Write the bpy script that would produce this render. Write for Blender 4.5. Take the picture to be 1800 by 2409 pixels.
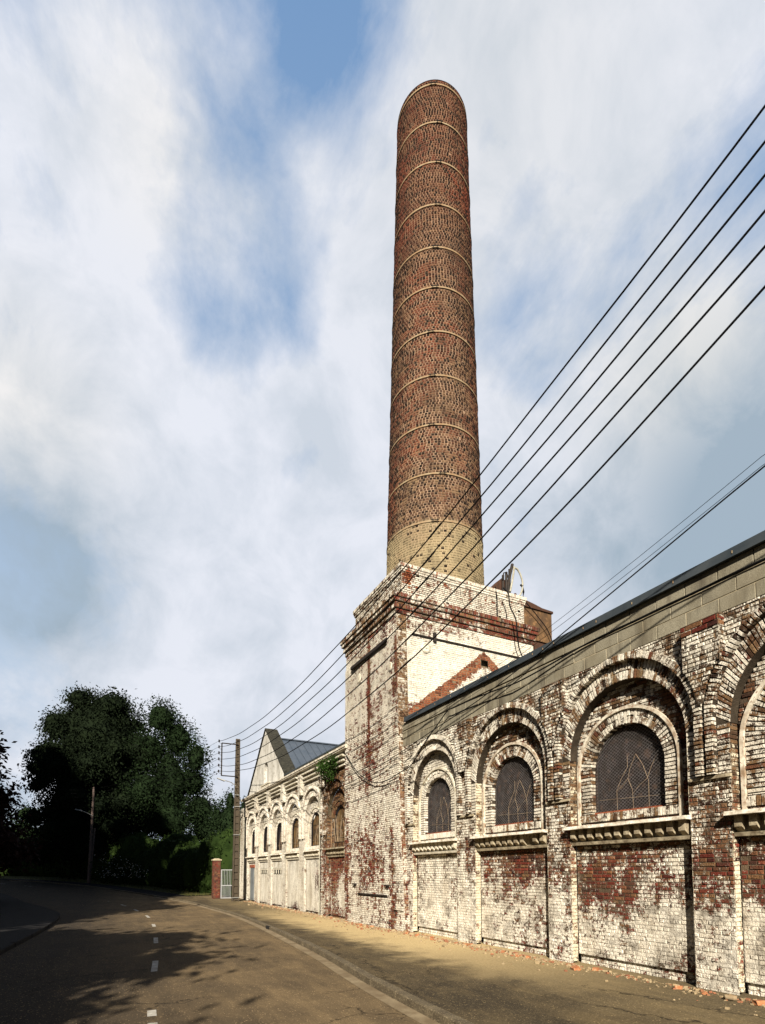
import bpy, math, random
from math import sin, cos, pi, sqrt, atan2, hypot, radians
from mathutils import Vector, Matrix

# ------------------------------------------------------------------ camera, sky, sun
scene = bpy.context.scene
for o in list(bpy.data.objects):
    bpy.data.objects.remove(o, do_unlink=True)
COL = scene.collection
EYE = 1.65
cam_d = bpy.data.cameras.new('camera')
cam = bpy.data.objects.new('camera', cam_d)
COL.objects.link(cam)
cam_d.sensor_fit = 'HORIZONTAL'
cam_d.sensor_width = 36
cam_d.lens = 36 * 1293 / 1800
cam_d.shift_y = (1969 - 1204.5) / 1800
cam_d.clip_end = 3000
cam_d.clip_start = 0.1
cam.location = (0, 0, EYE)
cam.rotation_euler = (radians(90) + math.atan(84 / 1293), 0, -radians(26.68))
scene.camera = cam
scene.render.resolution_x = 765
scene.render.resolution_y = 1024
scene.view_settings.view_transform = 'Standard'
scene.view_settings.look = 'None'
scene.view_settings.exposure = 1.08
scene.view_settings.gamma = 1.0

SUN_TRAVEL = Vector((1.0, 1.55, -1.05)).normalized()
sun_d = bpy.data.lights.new('sun', 'SUN')
sun_d.energy = 5.0
sun_d.angle = radians(0.5)
sun_d.color = (1.0, 0.90, 0.74)
sun = bpy.data.objects.new('sun', sun_d)
COL.objects.link(sun)
sun.location = (-20, -30, 30)
sun.rotation_euler = SUN_TRAVEL.to_track_quat('-Z', 'Y').to_euler()
SUN_EL = math.asin(-SUN_TRAVEL.z)
SUN_ROT = atan2(-SUN_TRAVEL.x, -SUN_TRAVEL.y)


class NT:
    """tiny helper for building node trees"""
    def __init__(s, tree):
        s.t = tree; s.n = tree.nodes; s.l = tree.links
    def new(s, typ, **kw):
        n = s.n.new(typ)
        for k, v in kw.items():
            setattr(n, k, v)
        return n
    def set(s, sock, v):
        if v is None:
            return
        if isinstance(v, bpy.types.NodeSocket):
            s.l.new(v, sock)
        else:
            if hasattr(sock.default_value, '__len__') and not hasattr(v, '__len__'):
                v = [v] * len(sock.default_value)
            if hasattr(sock.default_value, '__len__') and len(sock.default_value) == 4 and len(v) == 3:
                v = tuple(v) + (1,)
            sock.default_value = v
    def m(s, op, a, b=None, c=None, clamp=False):
        n = s.new('ShaderNodeMath', operation=op)
        n.use_clamp = clamp
        for i, v in enumerate((a, b, c)):
            if v is not None:
                s.set(n.inputs[i], v)
        return n.outputs[0]
    def vm(s, op, a, b=None):
        n = s.new('ShaderNodeVectorMath', operation=op)
        s.set(n.inputs[0], a)
        if b is not None:
            s.set(n.inputs[1], b)
        return n.outputs['Value'] if op in ('DOT_PRODUCT', 'LENGTH', 'DISTANCE') else n.outputs[0]
    def noise(s, vec, scale, detail=3, rough=.55, dist=0, color=False):
        n = s.new('ShaderNodeTexNoise')
        n.inputs['Scale'].default_value = scale
        n.inputs['Detail'].default_value = detail
        n.inputs['Roughness'].default_value = rough
        n.inputs['Distortion'].default_value = dist
        if vec is not None:
            s.l.new(vec, n.inputs['Vector'])
        return n.outputs['Color' if color else 'Fac']
    def mapr(s, v, a, b, c=0., d=1., smooth=False):
        n = s.new('ShaderNodeMapRange')
        n.interpolation_type = 'SMOOTHSTEP' if smooth else 'LINEAR'
        s.set(n.inputs[0], v)
        for i, k in enumerate((a, b, c, d)):
            n.inputs[i + 1].default_value = k
        return n.outputs[0]
    def mix(s, f, a, b, mode='MIX'):
        n = s.new('ShaderNodeMix', data_type='RGBA', blend_type=mode)
        s.set(n.inputs[0], f); s.set(n.inputs[6], a); s.set(n.inputs[7], b)
        return n.outputs[2]
    def ramp(s, f, pts, interp='LINEAR'):
        n = s.new('ShaderNodeValToRGB')
        n.color_ramp.interpolation = interp
        e = n.color_ramp.elements
        while len(e) < len(pts):
            e.new(0.5)
        for i, (p, c) in enumerate(pts):
            e[i].position = p; e[i].color = tuple(c) + (1,)
        s.l.new(f, n.inputs[0])
        return n.outputs[0]


def azel(az, el):
    a, e = radians(az), radians(el)
    return (sin(a) * cos(e), cos(a) * cos(e), sin(e))


world = bpy.data.worlds.new('World')
scene.world = world
world.use_nodes = True
W = NT(world.node_tree)
W.n.clear()
wo = W.new('ShaderNodeOutputWorld')
bg = W.new('ShaderNodeBackground')
sky = W.new('ShaderNodeTexSky')
sky.sky_type = 'NISHITA'
sky.sun_disc = False
sky.sun_elevation = SUN_EL
sky.sun_rotation = SUN_ROT
sky.air_density = 1.0
sky.dust_density = 0.6
sky.ozone_density = 2.0
tc = W.new('ShaderNodeTexCoord')
D = tc.outputs['Generated']
SKY_STRENGTH = 0.1
# a cloud field in view-independent direction space: bright banks, thin streaks and blue gaps
sepd = W.new('ShaderNodeSeparateXYZ'); W.l.new(D, sepd.inputs[0])
den = W.m('ADD', sepd.outputs[2], 0.35)
cmb = W.new('ShaderNodeCombineXYZ')
W.l.new(W.m('DIVIDE', sepd.outputs[0], den), cmb.inputs[0])
W.l.new(W.m('DIVIDE', sepd.outputs[1], den), cmb.inputs[1])
mp = W.new('ShaderNodeMapping')
mp.inputs['Rotation'].default_value = (0, 0, radians(-30))
mp.inputs['Scale'].default_value = (1.0, 0.55, 1.0)
W.l.new(cmb.outputs[0], mp.inputs[0])
n1 = W.noise(mp.outputs[0], 3.2, 9, .60, .35)
n2 = W.noise(D, 4.4, 9, .58, .3)
n3 = W.noise(mp.outputs[0], 9.0, 8, .62, .2)
cl = W.m('ADD', W.m('MULTIPLY', W.m('SUBTRACT', n1, .5), 2.3), W.m('MULTIPLY', W.m('SUBTRACT', n2, .5), 1.7))
cl = W.m('ADD', cl, W.m('MULTIPLY', W.m('SUBTRACT', n3, .5), 1.0))
cl = W.m('ADD', cl, 0.62)


def gauss(az, el, s, w):
    d = W.vm('DOT_PRODUCT', D, azel(az, el))
    return W.m('MULTIPLY', W.m('EXPONENT', W.m('DIVIDE', W.m('SUBTRACT', d, 1), (radians(s) ** 2))), w)


for az, el, s, w in ((17, 60.5, 3.2, -.60), (26, 62.0, 3.5, -.25), (12.5, 57, 3, -.22), (9, 53.5, 2.2, -.35), (4.5, 45, 2.5, -.25), (30, 52, 2.5, .25), (14.5, 52.5, 3.0, -.28), (8, 48, 3.0, -.35),
                     (17, 47, 2.8, -.45), (12, 44, 2.6, -.35), (44, 47, 4.5, -.50), (38, 44, 4, -.35), (62, 50, 3, -.4), (-8, 40.5, 4, -.25), (31, 40, 4, -.15),
                     (3, 53, 4.5, .40), (-6, 57, 6, .25), (42, 57, 6, .45), (33, 60, 3, .15), (57, 39, 4.5, .6), (-9, 36, 5, .35), (25, 42, 4, .25), (2, 39, 5, .4), (20, 54.5, 2.2, .25), (10, 52, 1.6, .3),
                     (40, 34, 7, .6), (30, 22, 8, .4), (10, 32, 8, .55), (20, 24, 12, .45), (52, 61, 6, .35), (24, 48, 3, .25)):
    cl = W.m('ADD', cl, gauss(az, el, s, w))
cover = W.mapr(cl, .12, .88, 0, 1, False)
shade = W.noise(D, 7.5, 7, .6, .3)
grey = W.m('ADD', gauss(-7.0, 25, 4.0, 1.5), gauss(61, 29.5, 7.5, 1.15))
grey = W.m('ADD', grey, W.m('MULTIPLY', W.mapr(shade, .42, .68), .42), clamp=True)
warm = W.m('ADD', gauss(57, 40, 5, .9), gauss(-9, 36, 5, .6), clamp=True)
warm = W.m('ADD', warm, gauss(4, 53, 4, .5), clamp=True)
K = 1 / 2.05
cc = W.mix(warm, (.78, .81, .89, 1), (.93, .89, .83, 1))
cc = W.mix(gauss(41, 56, 9, .75), cc, (.74, .755, .78, 1))
cc = W.mix(W.m('MINIMUM', grey, 1.0), cc, (.36, .45, .54, 1))
blue = W.mix(W.mapr(sepd.outputs[2], .3, .92), (.46, .58, .73, 1), (.16, .30, .54, 1))
cloudy = W.mix(cover, blue, cc)
cloudy = W.mix(1.0, cloudy, (K / SKY_STRENGTH,) * 3, 'MULTIPLY')
# the bank of cloud fills the north-eastern part of the sky; the unseen rest is clear sky, dimmed to cut skylight
front = W.vm('DOT_PRODUCT', D, azel(26, 34))
front = W.mapr(W.m('ADD', front, W.m('MULTIPLY', W.m('SUBTRACT', n1, .5), .15)), .66, .80, 0, 1, True)
clear = W.mix(1.0, sky.outputs[0], (.20, .20, .20, 1), 'MULTIPLY')
W.l.new(W.mix(front, clear, cloudy), bg.inputs[0])
bg.inputs[1].default_value = SKY_STRENGTH
W.l.new(bg.outputs[0], wo.inputs[0])

# ------------------------------------------------------------------ helpers
R = random.Random(7)


class MB:
    def __init__(s):
        s.v = []; s.f = []; s.mi = []
    def face(s, pts, mi=0):
        b = len(s.v)
        s.v.extend([tuple(p) for p in pts])
        s.f.append(tuple(range(b, b + len(pts)))); s.mi.append(mi)
    def hexa(s, a, b, mi=0, skip=()):
        """a, b: two quads (4 points each), joined by sides"""
        o = len(s.v)
        s.v.extend([tuple(p) for p in a] + [tuple(p) for p in b])
        fs = [(3, 2, 1, 0), (4, 5, 6, 7)] + [(i, (i + 1) % 4, 4 + (i + 1) % 4, 4 + i) for i in range(4)]
        for k, q in enumerate(fs):
            if k in skip: continue
            s.f.append(tuple(o + i for i in q)); s.mi.append(mi)
    def box(s, x0, x1, y0, y1, z0, z1, mi=0):
        s.hexa([(x0, y0, z0), (x1, y0, z0), (x1, y1, z0), (x0, y1, z0)],
               [(x0, y0, z1), (x1, y0, z1), (x1, y1, z1), (x0, y1, z1)], mi)
    def tube(s, pts, r, n=6, mi=0, cap=True):
        pts = [Vector(p) for p in pts]
        rings = []
        for i, p in enumerate(pts):
            d = (pts[min(i + 1, len(pts) - 1)] - pts[max(i - 1, 0)]).normalized()
            a = d.cross(Vector((0, 0, 1)))
            if a.length < .05: a = d.cross(Vector((1, 0, 0)))
            a.normalize(); b = d.cross(a)
            rr = r[i] if hasattr(r, '__len__') else r
            o = len(s.v)
            for k in range(n):
                t = 2 * pi * k / n
                s.v.append(tuple(p + (a * cos(t) + b * sin(t)) * rr))
            rings.append(o)
        for i in range(len(rings) - 1):
            for k in range(n):
                k2 = (k + 1) % n
                s.f.append((rings[i] + k, rings[i] + k2, rings[i + 1] + k2, rings[i + 1] + k)); s.mi.append(mi)
        if cap:
            s.f.append(tuple(rings[0] + k for k in range(n))); s.mi.append(mi)
            s.f.append(tuple(rings[-1] + k for k in reversed(range(n)))); s.mi.append(mi)
    def build(s, name, mats, parent=None, smooth=False, warp=None):
        me = bpy.data.meshes.new(name)
        vs = s.v if warp is None else [warp(p) for p in s.v]
        me.from_pydata(vs, [], s.f)
        if not isinstance(mats, (list, tuple)): mats = [mats]
        for m in mats: me.materials.append(m)
        me.polygons.foreach_set('material_index', s.mi)
        if smooth: me.polygons.foreach_set('use_smooth', [True] * len(s.f))
        me.update()
        o = bpy.data.objects.new(name, me)
        COL.objects.link(o)
        if parent is not None: adopt(o, parent)
        return o


def origin_of(p):
    v = Vector((0, 0, 0))
    while p is not None:
        v += p.location; p = p.parent
    return v


def adopt(o, parent):
    o.parent = parent
    if parent.type == 'EMPTY':
        o.location = o.location - origin_of(parent)


def tag(o, label=None, cat=None, group=None, kind=None):
    if label: o['label'] = label
    if cat: o['category'] = cat
    if group: o['group'] = group
    if kind: o['kind'] = kind
    return o


def empty(name, loc, label, cat, group=None):
    o = bpy.data.objects.new(name, None)
    o.location = loc; o.empty_display_size = .3
    COL.objects.link(o)
    return tag(o, label, cat, group)


class Frame:
    """a plane: O + u*U + v*Z + d*N, N pointing out of the wall"""
    def __init__(s, O, U, N):
        s.O = Vector(O); s.U = Vector(U); s.N = Vector(N); s.Z = Vector((0, 0, 1))
    def p(s, u, v, d=0.):
        return s.O + s.U * u + s.Z * v + s.N * d


def brick(mb, fr, q, d0, d1, c=.005, cd=.008, mi=0, back=False):
    """q: 4 (u,v) corners; d1 outer depth, d0 inner depth; chamfered front"""
    cu = sum(p[0] for p in q) / 4; cv = sum(p[1] for p in q) / 4
    ins = []
    for (u, v) in q:
        L = hypot(cu - u, cv - v) or 1
        k = min(c * 1.4 / L, .45)
        ins.append((u + (cu - u) * k, v + (cv - v) * k))
    o = len(mb.v)
    for (u, v) in ins: mb.v.append(tuple(fr.p(u, v, d1)))
    for (u, v) in q: mb.v.append(tuple(fr.p(u, v, d1 - cd)))
    mb.f.append((o, o + 1, o + 2, o + 3)); mb.mi.append(mi)
    for i in range(4):
        j = (i + 1) % 4
        mb.f.append((o + 4 + i, o + 4 + j, o + j, o + i)); mb.mi.append(mi)
    if back:
        for (u, v) in q: mb.v.append(tuple(fr.p(u, v, d0)))
        for i in range(4):
            j = (i + 1) % 4
            mb.f.append((o + 8 + i, o + 8 + j, o + 4 + j, o + 4 + i)); mb.mi.append(mi)


def courses(mb, fr, v0, v1, iv, rnd, h=.0645, L=.215, j=.012, jit=.003, bond='english', rec=.012, drop=0.0, hd=.5, rf=None):
    """lay courses of bricks over the plane; iv(v) gives the list of (u0,u1) spans"""
    k = 0; v = v0
    while v < v1 - .01:
        vt = min(v + h, v1)
        if rf: rec = rf(v)
        for (a, b) in iv((v + vt) / 2):
            if b - a < .02: continue
            mb.face([fr.p(a, v, -rec), fr.p(b, v, -rec), fr.p(b, vt, -rec), fr.p(a, vt, -rec)], 1)
            if bond == 'header' or (bond == 'english' and rnd.random() < .0): bl = L * hd
            else: bl = L
            headers = (bond == 'header') or (bond == 'english' and k % 2 == 1)
            w = L * hd if headers else L
            off = -((k % 2) * w * .5 + (.25 * L if headers else 0)) if bond != 'header' else -(k % 2) * w * .5
            u = math.floor((a - off) / w) * w + off - rnd.random() * w * .3
            while u < b:
                wv = w * rnd.uniform(.84, 1.16) if w > .1 else w * rnd.uniform(.9, 1.1)
                ua, ub = max(u, a), min(u + wv, b)
                if ub - ua > .025 and rnd.random() >= drop:
                    jj = j * .5
                    e = [rnd.uniform(-.0022, .0022) for _ in range(4)]
                    d = rnd.gauss(0, jit)
                    if rnd.random() < .04: d -= .010
                    brick(mb, fr, [(ua + jj, v + jj + e[0]), (ub - jj, v + jj + e[1]), (ub - jj, vt - jj + e[2]), (ua + jj, vt - jj + e[3])],
                          -rec, d, c=.008, cd=.010)
                u += wv
        v = vt; k += 1


def ring(mb, fr, uc, vc, ri, ro, d0, d1, rnd, t=.072, legs=None, j=.017, jit=.004, a0=0., a1=pi, two=False, drop=0.):
    """voussoir ring with chamfered bricks and a mortar core; legs: v of the foot"""
    n = max(4, int(round((a1 - a0) * (ri + ro) / 2 / t)))
    rm = (ri + ro) / 2
    for i in range(n):
        ta = a0 + (a1 - a0) * i / n; tb = a0 + (a1 - a0) * (i + 1) / n
        P = lambda r, t_: (uc + r * cos(t_), vc + r * sin(t_))
        e = .004
        A = [P(ri + e, ta), P(ro - e, ta), P(ro - e, tb), P(ri + e, tb)]
        mb.hexa([fr.p(*q, d1 - .024) for q in A], [fr.p(*q, d0 - .002) for q in A], 1)
        spans = [(ri, ro)] if not two or rnd.random() < .35 else [(ri, rm - j * .5), (rm + j * .5, ro)]
        for (ra, rb) in spans:
            if rnd.random() < drop: continue
            ja = j * .5 / rm
            x = rnd.uniform(-.006, .006)
            brick(mb, fr, [P(ra + x, ta + ja), P(rb + x, ta + ja), P(rb + x, tb - ja), P(ra + x, tb - ja)], d0, d1 + rnd.gauss(0, jit), back=True)
    if legs is not None:
        v = vc
        while v > legs + .01:
            vb = max(v - t, legs)
            for sg in (-1, 1):
                ua, ub = sorted((uc + sg * ri, uc + sg * ro))
                A = [(ua + .004, vb), (ub - .004, vb), (ub - .004, v), (ua + .004, v)]
                mb.hexa([fr.p(*q, d1 - .024) for q in A], [fr.p(*q, d0 - .002) for q in A], 1)
                x = rnd.uniform(-.005, .005)
                brick(mb, fr, [(ua + x, vb + j / 2), (ub + x, vb + j / 2), (ub + x, v - j / 2), (ua + x, v - j / 2)], d0, d1 + rnd.gauss(0, jit), back=True)
            v = vb


def arch_half(v, hw, vs):
    """half-width of a round-headed opening at height v (0 above the crown)"""
    if v <= vs: return hw
    return sqrt(max(hw * hw - (v - vs) ** 2, 0))


def subtract(spans, cuts):
    for (a, b) in cuts:
        if b <= a: continue
        out = []
        for (x, y) in spans:
            if b <= x or a >= y: out.append((x, y)); continue
            if a > x: out.append((x, a))
            if b < y: out.append((b, y))
        spans = out
    return spans


# ------------------------------------------------------------------ materials
def principled(name, color=(.5, .5, .5), rough=.8, metal=0., spec=.3):
    m = bpy.data.materials.new(name)
    m.use_nodes = True
    t = NT(m.node_tree)
    b = t.n['Principled BSDF']
    b.inputs['Base Color'].default_value = tuple(color) + (1,)
    b.inputs['Roughness'].default_value = rough
    b.inputs['Metallic'].default_value = metal
    b.inputs['Specular IOR Level'].default_value = spec
    return m, t, b


def bump(t, b, h, strength=.4, dist=.01):
    n = t.new('ShaderNodeBump')
    n.inputs['Strength'].default_value = strength
    n.inputs['Distance'].default_value = dist
    t.l.new(h, n.inputs['Height'])
    t.l.new(n.outputs[0], b.inputs['Normal'])


PAL = {
    'red': [(0., (.035, .012, .010)), (.18, (.11, .022, .015)), (.45, (.20, .040, .025)), (.7, (.13, .045, .025)), (.86, (.20, .115, .055)), (1., (.27, .10, .05))],
    'ochre': [(0., (.03, .018, .012)), (.22, (.09, .045, .022)), (.45, (.17, .095, .045)), (.7, (.21, .13, .065)), (.85, (.13, .04, .022)), (1., (.27, .19, .10))],
    'orange': [(0., (.11, .03, .015)), (.5, (.26, .07, .03)), (1., (.36, .14, .065))],
    'chimney': [(0., (.010, .007, .006)), (.3, (.026, .016, .012)), (.55, (.058, .031, .021)), (.8, (.085, .050, .031)), (1., (.12, .075, .045))],
}


def brick_pair(name, cover=.5, lo='red', hi='ochre', zsplit=(2.2, 2.9), blobs=(), c_isl=.45, paint=(.66, .63, .56), mortar=(.17, .13, .085),
               dirt=.5, seedoff=0., n1a=1.5, sharp=.15, scar=False, n2a=1.3, mcover=0., dirtcol=(.20, .155, .095), shift_axis=None, jointdark=.35, n4a=1.5, pits=.55, jz=None, soot=.35):
    out = []
    for mort in (False, True):
        m, t, b = principled(name + ('_mortar' if mort else '_brick'), rough=.9, spec=.15)
        g = t.new('ShaderNodeNewGeometry')
        pos = t.vm('ADD', g.outputs['Position'], (seedoff, seedoff * .7, 0))
        isl = g.outputs['Random Per Island']
        N1 = t.noise(pos, 1.15, 5, .6); N2 = t.noise(pos, 5.5, 4, .6); N3 = t.noise(pos, 55, 3, .6)
        sp = t.new('ShaderNodeSeparateXYZ'); t.l.new(g.outputs['Position'], sp.inputs[0])
        X, Y, Z = sp.outputs
        ax = {'x': X, 'y': Y}
        P = t.m('MULTIPLY_ADD', t.m('SUBTRACT', N1, .5), n1a, cover + (mcover if mort else 0.))
        P = t.m('MULTIPLY_ADD', t.m('SUBTRACT', N2, .5), n2a, P)
        P = t.m('MULTIPLY_ADD', t.m('SUBTRACT', N3, .5), 1.0, P)
        N4 = t.noise(pos, 17, 5, .65)
        P = t.m('MULTIPLY_ADD', t.m('SUBTRACT', N4, .5), n4a, P)
        if not mort:
            P = t.m('MULTIPLY_ADD', t.m('SUBTRACT', isl, .5), c_isl, P)
        mpv = t.new('ShaderNodeMapping'); mpv.inputs['Scale'].default_value = (1, 1, .2); t.l.new(pos, mpv.inputs[0])
        P = t.m('MULTIPLY_ADD', t.m('SUBTRACT', t.noise(mpv.outputs[0], 7, 4, .6), .5), .9, P)
        for (a, ca, ra, cz, rz, w) in blobs:
            d = t.m('POWER', t.m('DIVIDE', t.m('SUBTRACT', ax[a], ca), ra), 2)
            e = t.m('POWER', t.m('DIVIDE', t.m('SUBTRACT', Z, cz), rz), 2)
            # POWER of negative numbers is fine for an exponent of exactly 2
            P = t.m('MULTIPLY_ADD', t.m('EXPONENT', t.m('MULTIPLY', t.m('ADD', d, e), -1)), w, P)
        sc = None
        if scar:
            # the scar left by a demolished roof: a bare band below two sloping lines
            ln = t.m('SUBTRACT', t.m('SUBTRACT', 8.90, t.m('MULTIPLY', t.m('ABSOLUTE', t.m('SUBTRACT', X, 10.95)), .81)), Z)
            ln = t.m('ADD', ln, t.m('MULTIPLY', t.m('SUBTRACT', N2, .5), .35))
            sc = t.m('MULTIPLY', t.mapr(ln, -.03, .02), t.mapr(ln, .30, .55, 1, 0))
            P = t.m('MULTIPLY_ADD', sc, -1.25, P)
            P = t.m('MULTIPLY_ADD', t.mapr(ln, .45, .6), -.22, P)
        mask = t.mapr(P, .5 - sharp, .5 + sharp, 0, 1, True)
        pit = t.mapr(t.noise(pos, 22, 5, .7), .56, .64, 0, pits)
        mask = t.m('MULTIPLY', mask, t.m('SUBTRACT', 1, pit))
        if mort:
            bare = t.mix(t.mapr(N2, .35, .65), tuple(c * .55 for c in mortar), mortar)
        else:
            rr = t.m('FRACT', t.m('MULTIPLY', isl, 17.31))
            A = t.ramp(rr, PAL[lo]); B = t.ramp(rr, PAL[hi])
            zz = t.mapr(t.m('MULTIPLY_ADD', t.m('SUBTRACT', N1, .5), 3.0, Z), zsplit[0], zsplit[1])
            bare = t.mix(zz, A, B)
            if sc is not None:
                bare = t.mix(sc, bare, t.ramp(rr, PAL['orange']))
            bare = t.mix(t.mapr(N3, .35, .62, 0, .8), bare, t.mix(1., bare, (.35, .3, .3, 1), 'MULTIPLY'))
        # grime: vertical runs and blotches
        mpn = t.new('ShaderNodeMapping'); mpn.inputs['Scale'].default_value = (1, 1, .22)
        t.l.new(pos, mpn.inputs[0])
        G = t.noise(mpn.outputs[0], 2.6, 5, .65)
        G2 = t.noise(pos, 18, 4, .7)
        gr = t.m('ADD', t.mapr(G, .44, .68, 0, .75), t.mapr(G2, .5, .72, 0, .55), clamp=True)
        pt = t.mix(t.m('MULTIPLY', gr, dirt), paint, dirtcol)
        if not mort:
            pt = t.mix(t.m('MULTIPLY', t.m('FRACT', t.m('MULTIPLY', isl, 5.77)), .30), pt, (.50, .43, .32, 1))
        else:
            jd = t.mapr(Z, jz[0], jz[1], jz[2], jointdark) if jz else jointdark
            pt = t.mix(jd, pt, (.13, .10, .07, 1))
        col = t.mix(mask, bare, pt)
        col = t.mix(t.mapr(t.noise(pos, 3.1, 7, .68), .47, .70, 0, soot), col, (.055, .042, .028, 1))
        t.l.new(col, b.inputs['Base Color'])
        h = t.m('ADD', t.m('MULTIPLY', N3, .7), t.m('MULTIPLY', mask, .45))
        h = t.m('ADD', h, t.m('MULTIPLY', G2, .7))
        bump(t, b, h, 1.0, .016)
        out.append(m)
    return out


def simple_mat(name, c1, c2, scale=6, rough=.85, bumps=.3, bd=.01, detail=5, metal=0., spec=.3, lohi=(.35, .65), stretch=(1, 1, 1), c3=None, s3=40):
    m, t, b = principled(name, c1, rough, metal, spec)
    g = t.new('ShaderNodeNewGeometry')
    mp_ = t.new('ShaderNodeMapping'); mp_.inputs['Scale'].default_value = stretch
    t.l.new(g.outputs['Position'], mp_.inputs[0])
    n = t.noise(mp_.outputs[0], scale, detail, .6)
    col = t.mix(t.mapr(n, *lohi), c1, c2)
    n3 = t.noise(g.outputs['Position'], s3, 3, .6)
    if c3: col = t.mix(t.mapr(n3, .55, .68, 0, .85), col, c3)
    t.l.new(col, b.inputs['Base Color'])
    if bumps: bump(t, b, n3, bumps, bd)
    return m


NEAR = brick_pair('near_wing', cover=.49, blobs=[
    ('y', 9, 40, .45, .65, .26), ('y', 12.6, 1.6, 2.6, 4, .32), ('y', 10.9, .5, .9, .9, .15), ('y', 7.0, .7, 1.4, .6, -.34), ('y', 5.9, .8, .9, .45, .25),
    ('y', 9.2, 1.3, 1.75, .42, -.34), ('y', 7.9, .35, 1.25, .4, .28), ('y', 4.9, .4, 1.75, .25, -.22), ('y', 3.9, .8, 1.7, .4, -.40), ('y', 4.0, .6, .8, .5, .22),
    ('y', 4.9, .5, 3.1, .6, .18), ('y', 8, 40, 2.3, .22, -.10), ('y', 8, 6, 4.6, .6, -.02)], mortar=(.12, .085, .055), jointdark=.80, mcover=-.04, dirt=.6, soot=.75, jz=(.7, 2.2, .28), paint=(.76, .73, .65), c_isl=.26, zsplit=(1.7, 2.5), n4a=1.9)
NEARW = brick_pair('near_arch', soot=.5, cover=.58, c_isl=.55, n2a=1.6, lo='ochre', hi='ochre', blobs=[('y', 12.8, 1.5, 3.6, 3, .5), ('y', 4.2, .7, 3.6, .8, -.12)],
                   mortar=(.045, .035, .025), jointdark=.95, mcover=-.6, n1a=1.0, seedoff=3.)
NEARI = brick_pair('near_recess', soot=.6, cover=.36, c_isl=.6, lo='red', hi='ochre', zsplit=(3.2, 4.4), blobs=[('y', 12.8, 1.5, 3.6, 3, .65)], mortar=(.10, .07, .05), seedoff=5.)
JAMB = brick_pair('jamb', cover=.62, c_isl=.5, blobs=[('y', 4.62, .5, 3.3, 1.0, -.35), ('y', 7.6, .5, 3.3, 1.0, -.35), ('y', 8, 60, 1., .8, .2)], mortar=(.2, .15, .1), seedoff=8., paint=(.70, .64, .50))
TOWF = brick_pair('tower_front', cover=.70, lo='red', hi='red', c_isl=.4, blobs=[
    ('y', 16.1, .85, 5.3, 1.0, -.42), ('y', 16.25, .10, 7.6, 1.6, -1.1), ('y', 16.3, 1.1, 2.1, .9, -.42), ('y', 14.35, .30, 7.2, .9, -.25), ('y', 14.2, .16, 8.1, 1.0, -.9),
    ('y', 14.5, .22, 1.0, 1.8, -.5), ('y', 18.0, .30, 1.5, 2.5, -.45), ('y', 16, 9, 9.8, .35, -.3)], mortar=(.20, .15, .10), seedoff=11., n2a=1.0, n1a=1.0, sharp=.07, jointdark=.3)
TOWS = brick_pair('tower_side', cover=.98, lo='red', hi='red', c_isl=.35, blobs=[('x', 8.3, .7, 9.2, .4, -.42), ('x', 7.7, .20, 6.6, 1.2, -.8), ('x', 8.2, 1.0, 6.6, .30, -.6), ('x', 9.4, 1.6, 9.35, .22, -.35)],
                  mortar=(.20, .15, .10), seedoff=17., scar=True, dirt=.40, n1a=.7, n2a=.9, paint=(.70, .68, .61), jointdark=.40, soot=.32, pits=.45)
TOWQ = brick_pair('tower_return', cover=.38, lo='red', hi='ochre', zsplit=(1, 5), mortar=(.3, .2, .12), seedoff=19.)
CORN = brick_pair('tower_cornice', cover=.10, lo='red', hi='red', soot=.6, blobs=[('x', 8.7, 2.4, 10., 3, .32)], mortar=(.16, .12, .08), seedoff=21., c_isl=.2)
CORNF = brick_pair('tower_cornice_front', cover=.40, lo='ochre', hi='ochre', mortar=(.03, .025, .02), seedoff=22., mcover=-.6, c_isl=.5)
PARAF = brick_pair('tower_parapet_front', cover=.52, lo='ochre', hi='ochre', mortar=(.08, .065, .045), seedoff=24., dirt=.6, soot=.6, n1a=.8)
PARA = brick_pair('tower_parapet', cover=.80, lo='orange', hi='orange', blobs=[('x', 8.15, .25, 10.9, .28, -.9), ('x', 9.1, .9, 10.6, .3, -.12)], mortar=(.18, .14, .09), seedoff=23., dirt=.4, n1a=.7)
LEFT = brick_pair('far_wing', cover=.88, lo='red', hi='ochre', blobs=[('y', 19.6, 1.45, 3.2, 3.6, -1.15), ('y', 19.1, .5, .9, .8, .75), ('y', 24.9, .8, 5.3, .5, -.35), ('y', 36.2, .5, 4.5, 1.6, -.35),
                                                                   ('y', 21.6, .5, 1.25, .5, -.45), ('y', 24.6, .6, .1, .25, -.4), ('y', 30, 40, -.1, .3, -.3)],
                  mortar=(.22, .17, .11), seedoff=29., dirt=.75, n1a=.9, n2a=.9, paint=(.62, .60, .54), jointdark=.3, soot=.3)
LEFTA = brick_pair('far_arch', cover=.92, lo='ochre', hi='ochre', blobs=[('y', 19.5, 1.4, 4.2, 3, -1.1)], mortar=(.1, .08, .05), seedoff=31., dirt=.5, n1a=.6, paint=(.66, .63, .57), jointdark=.4)


REDB = brick_pair('new_red', cover=-.4, lo='red', hi='red', mortar=(.26, .2, .14), seedoff=51., zsplit=(8, 9))


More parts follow.
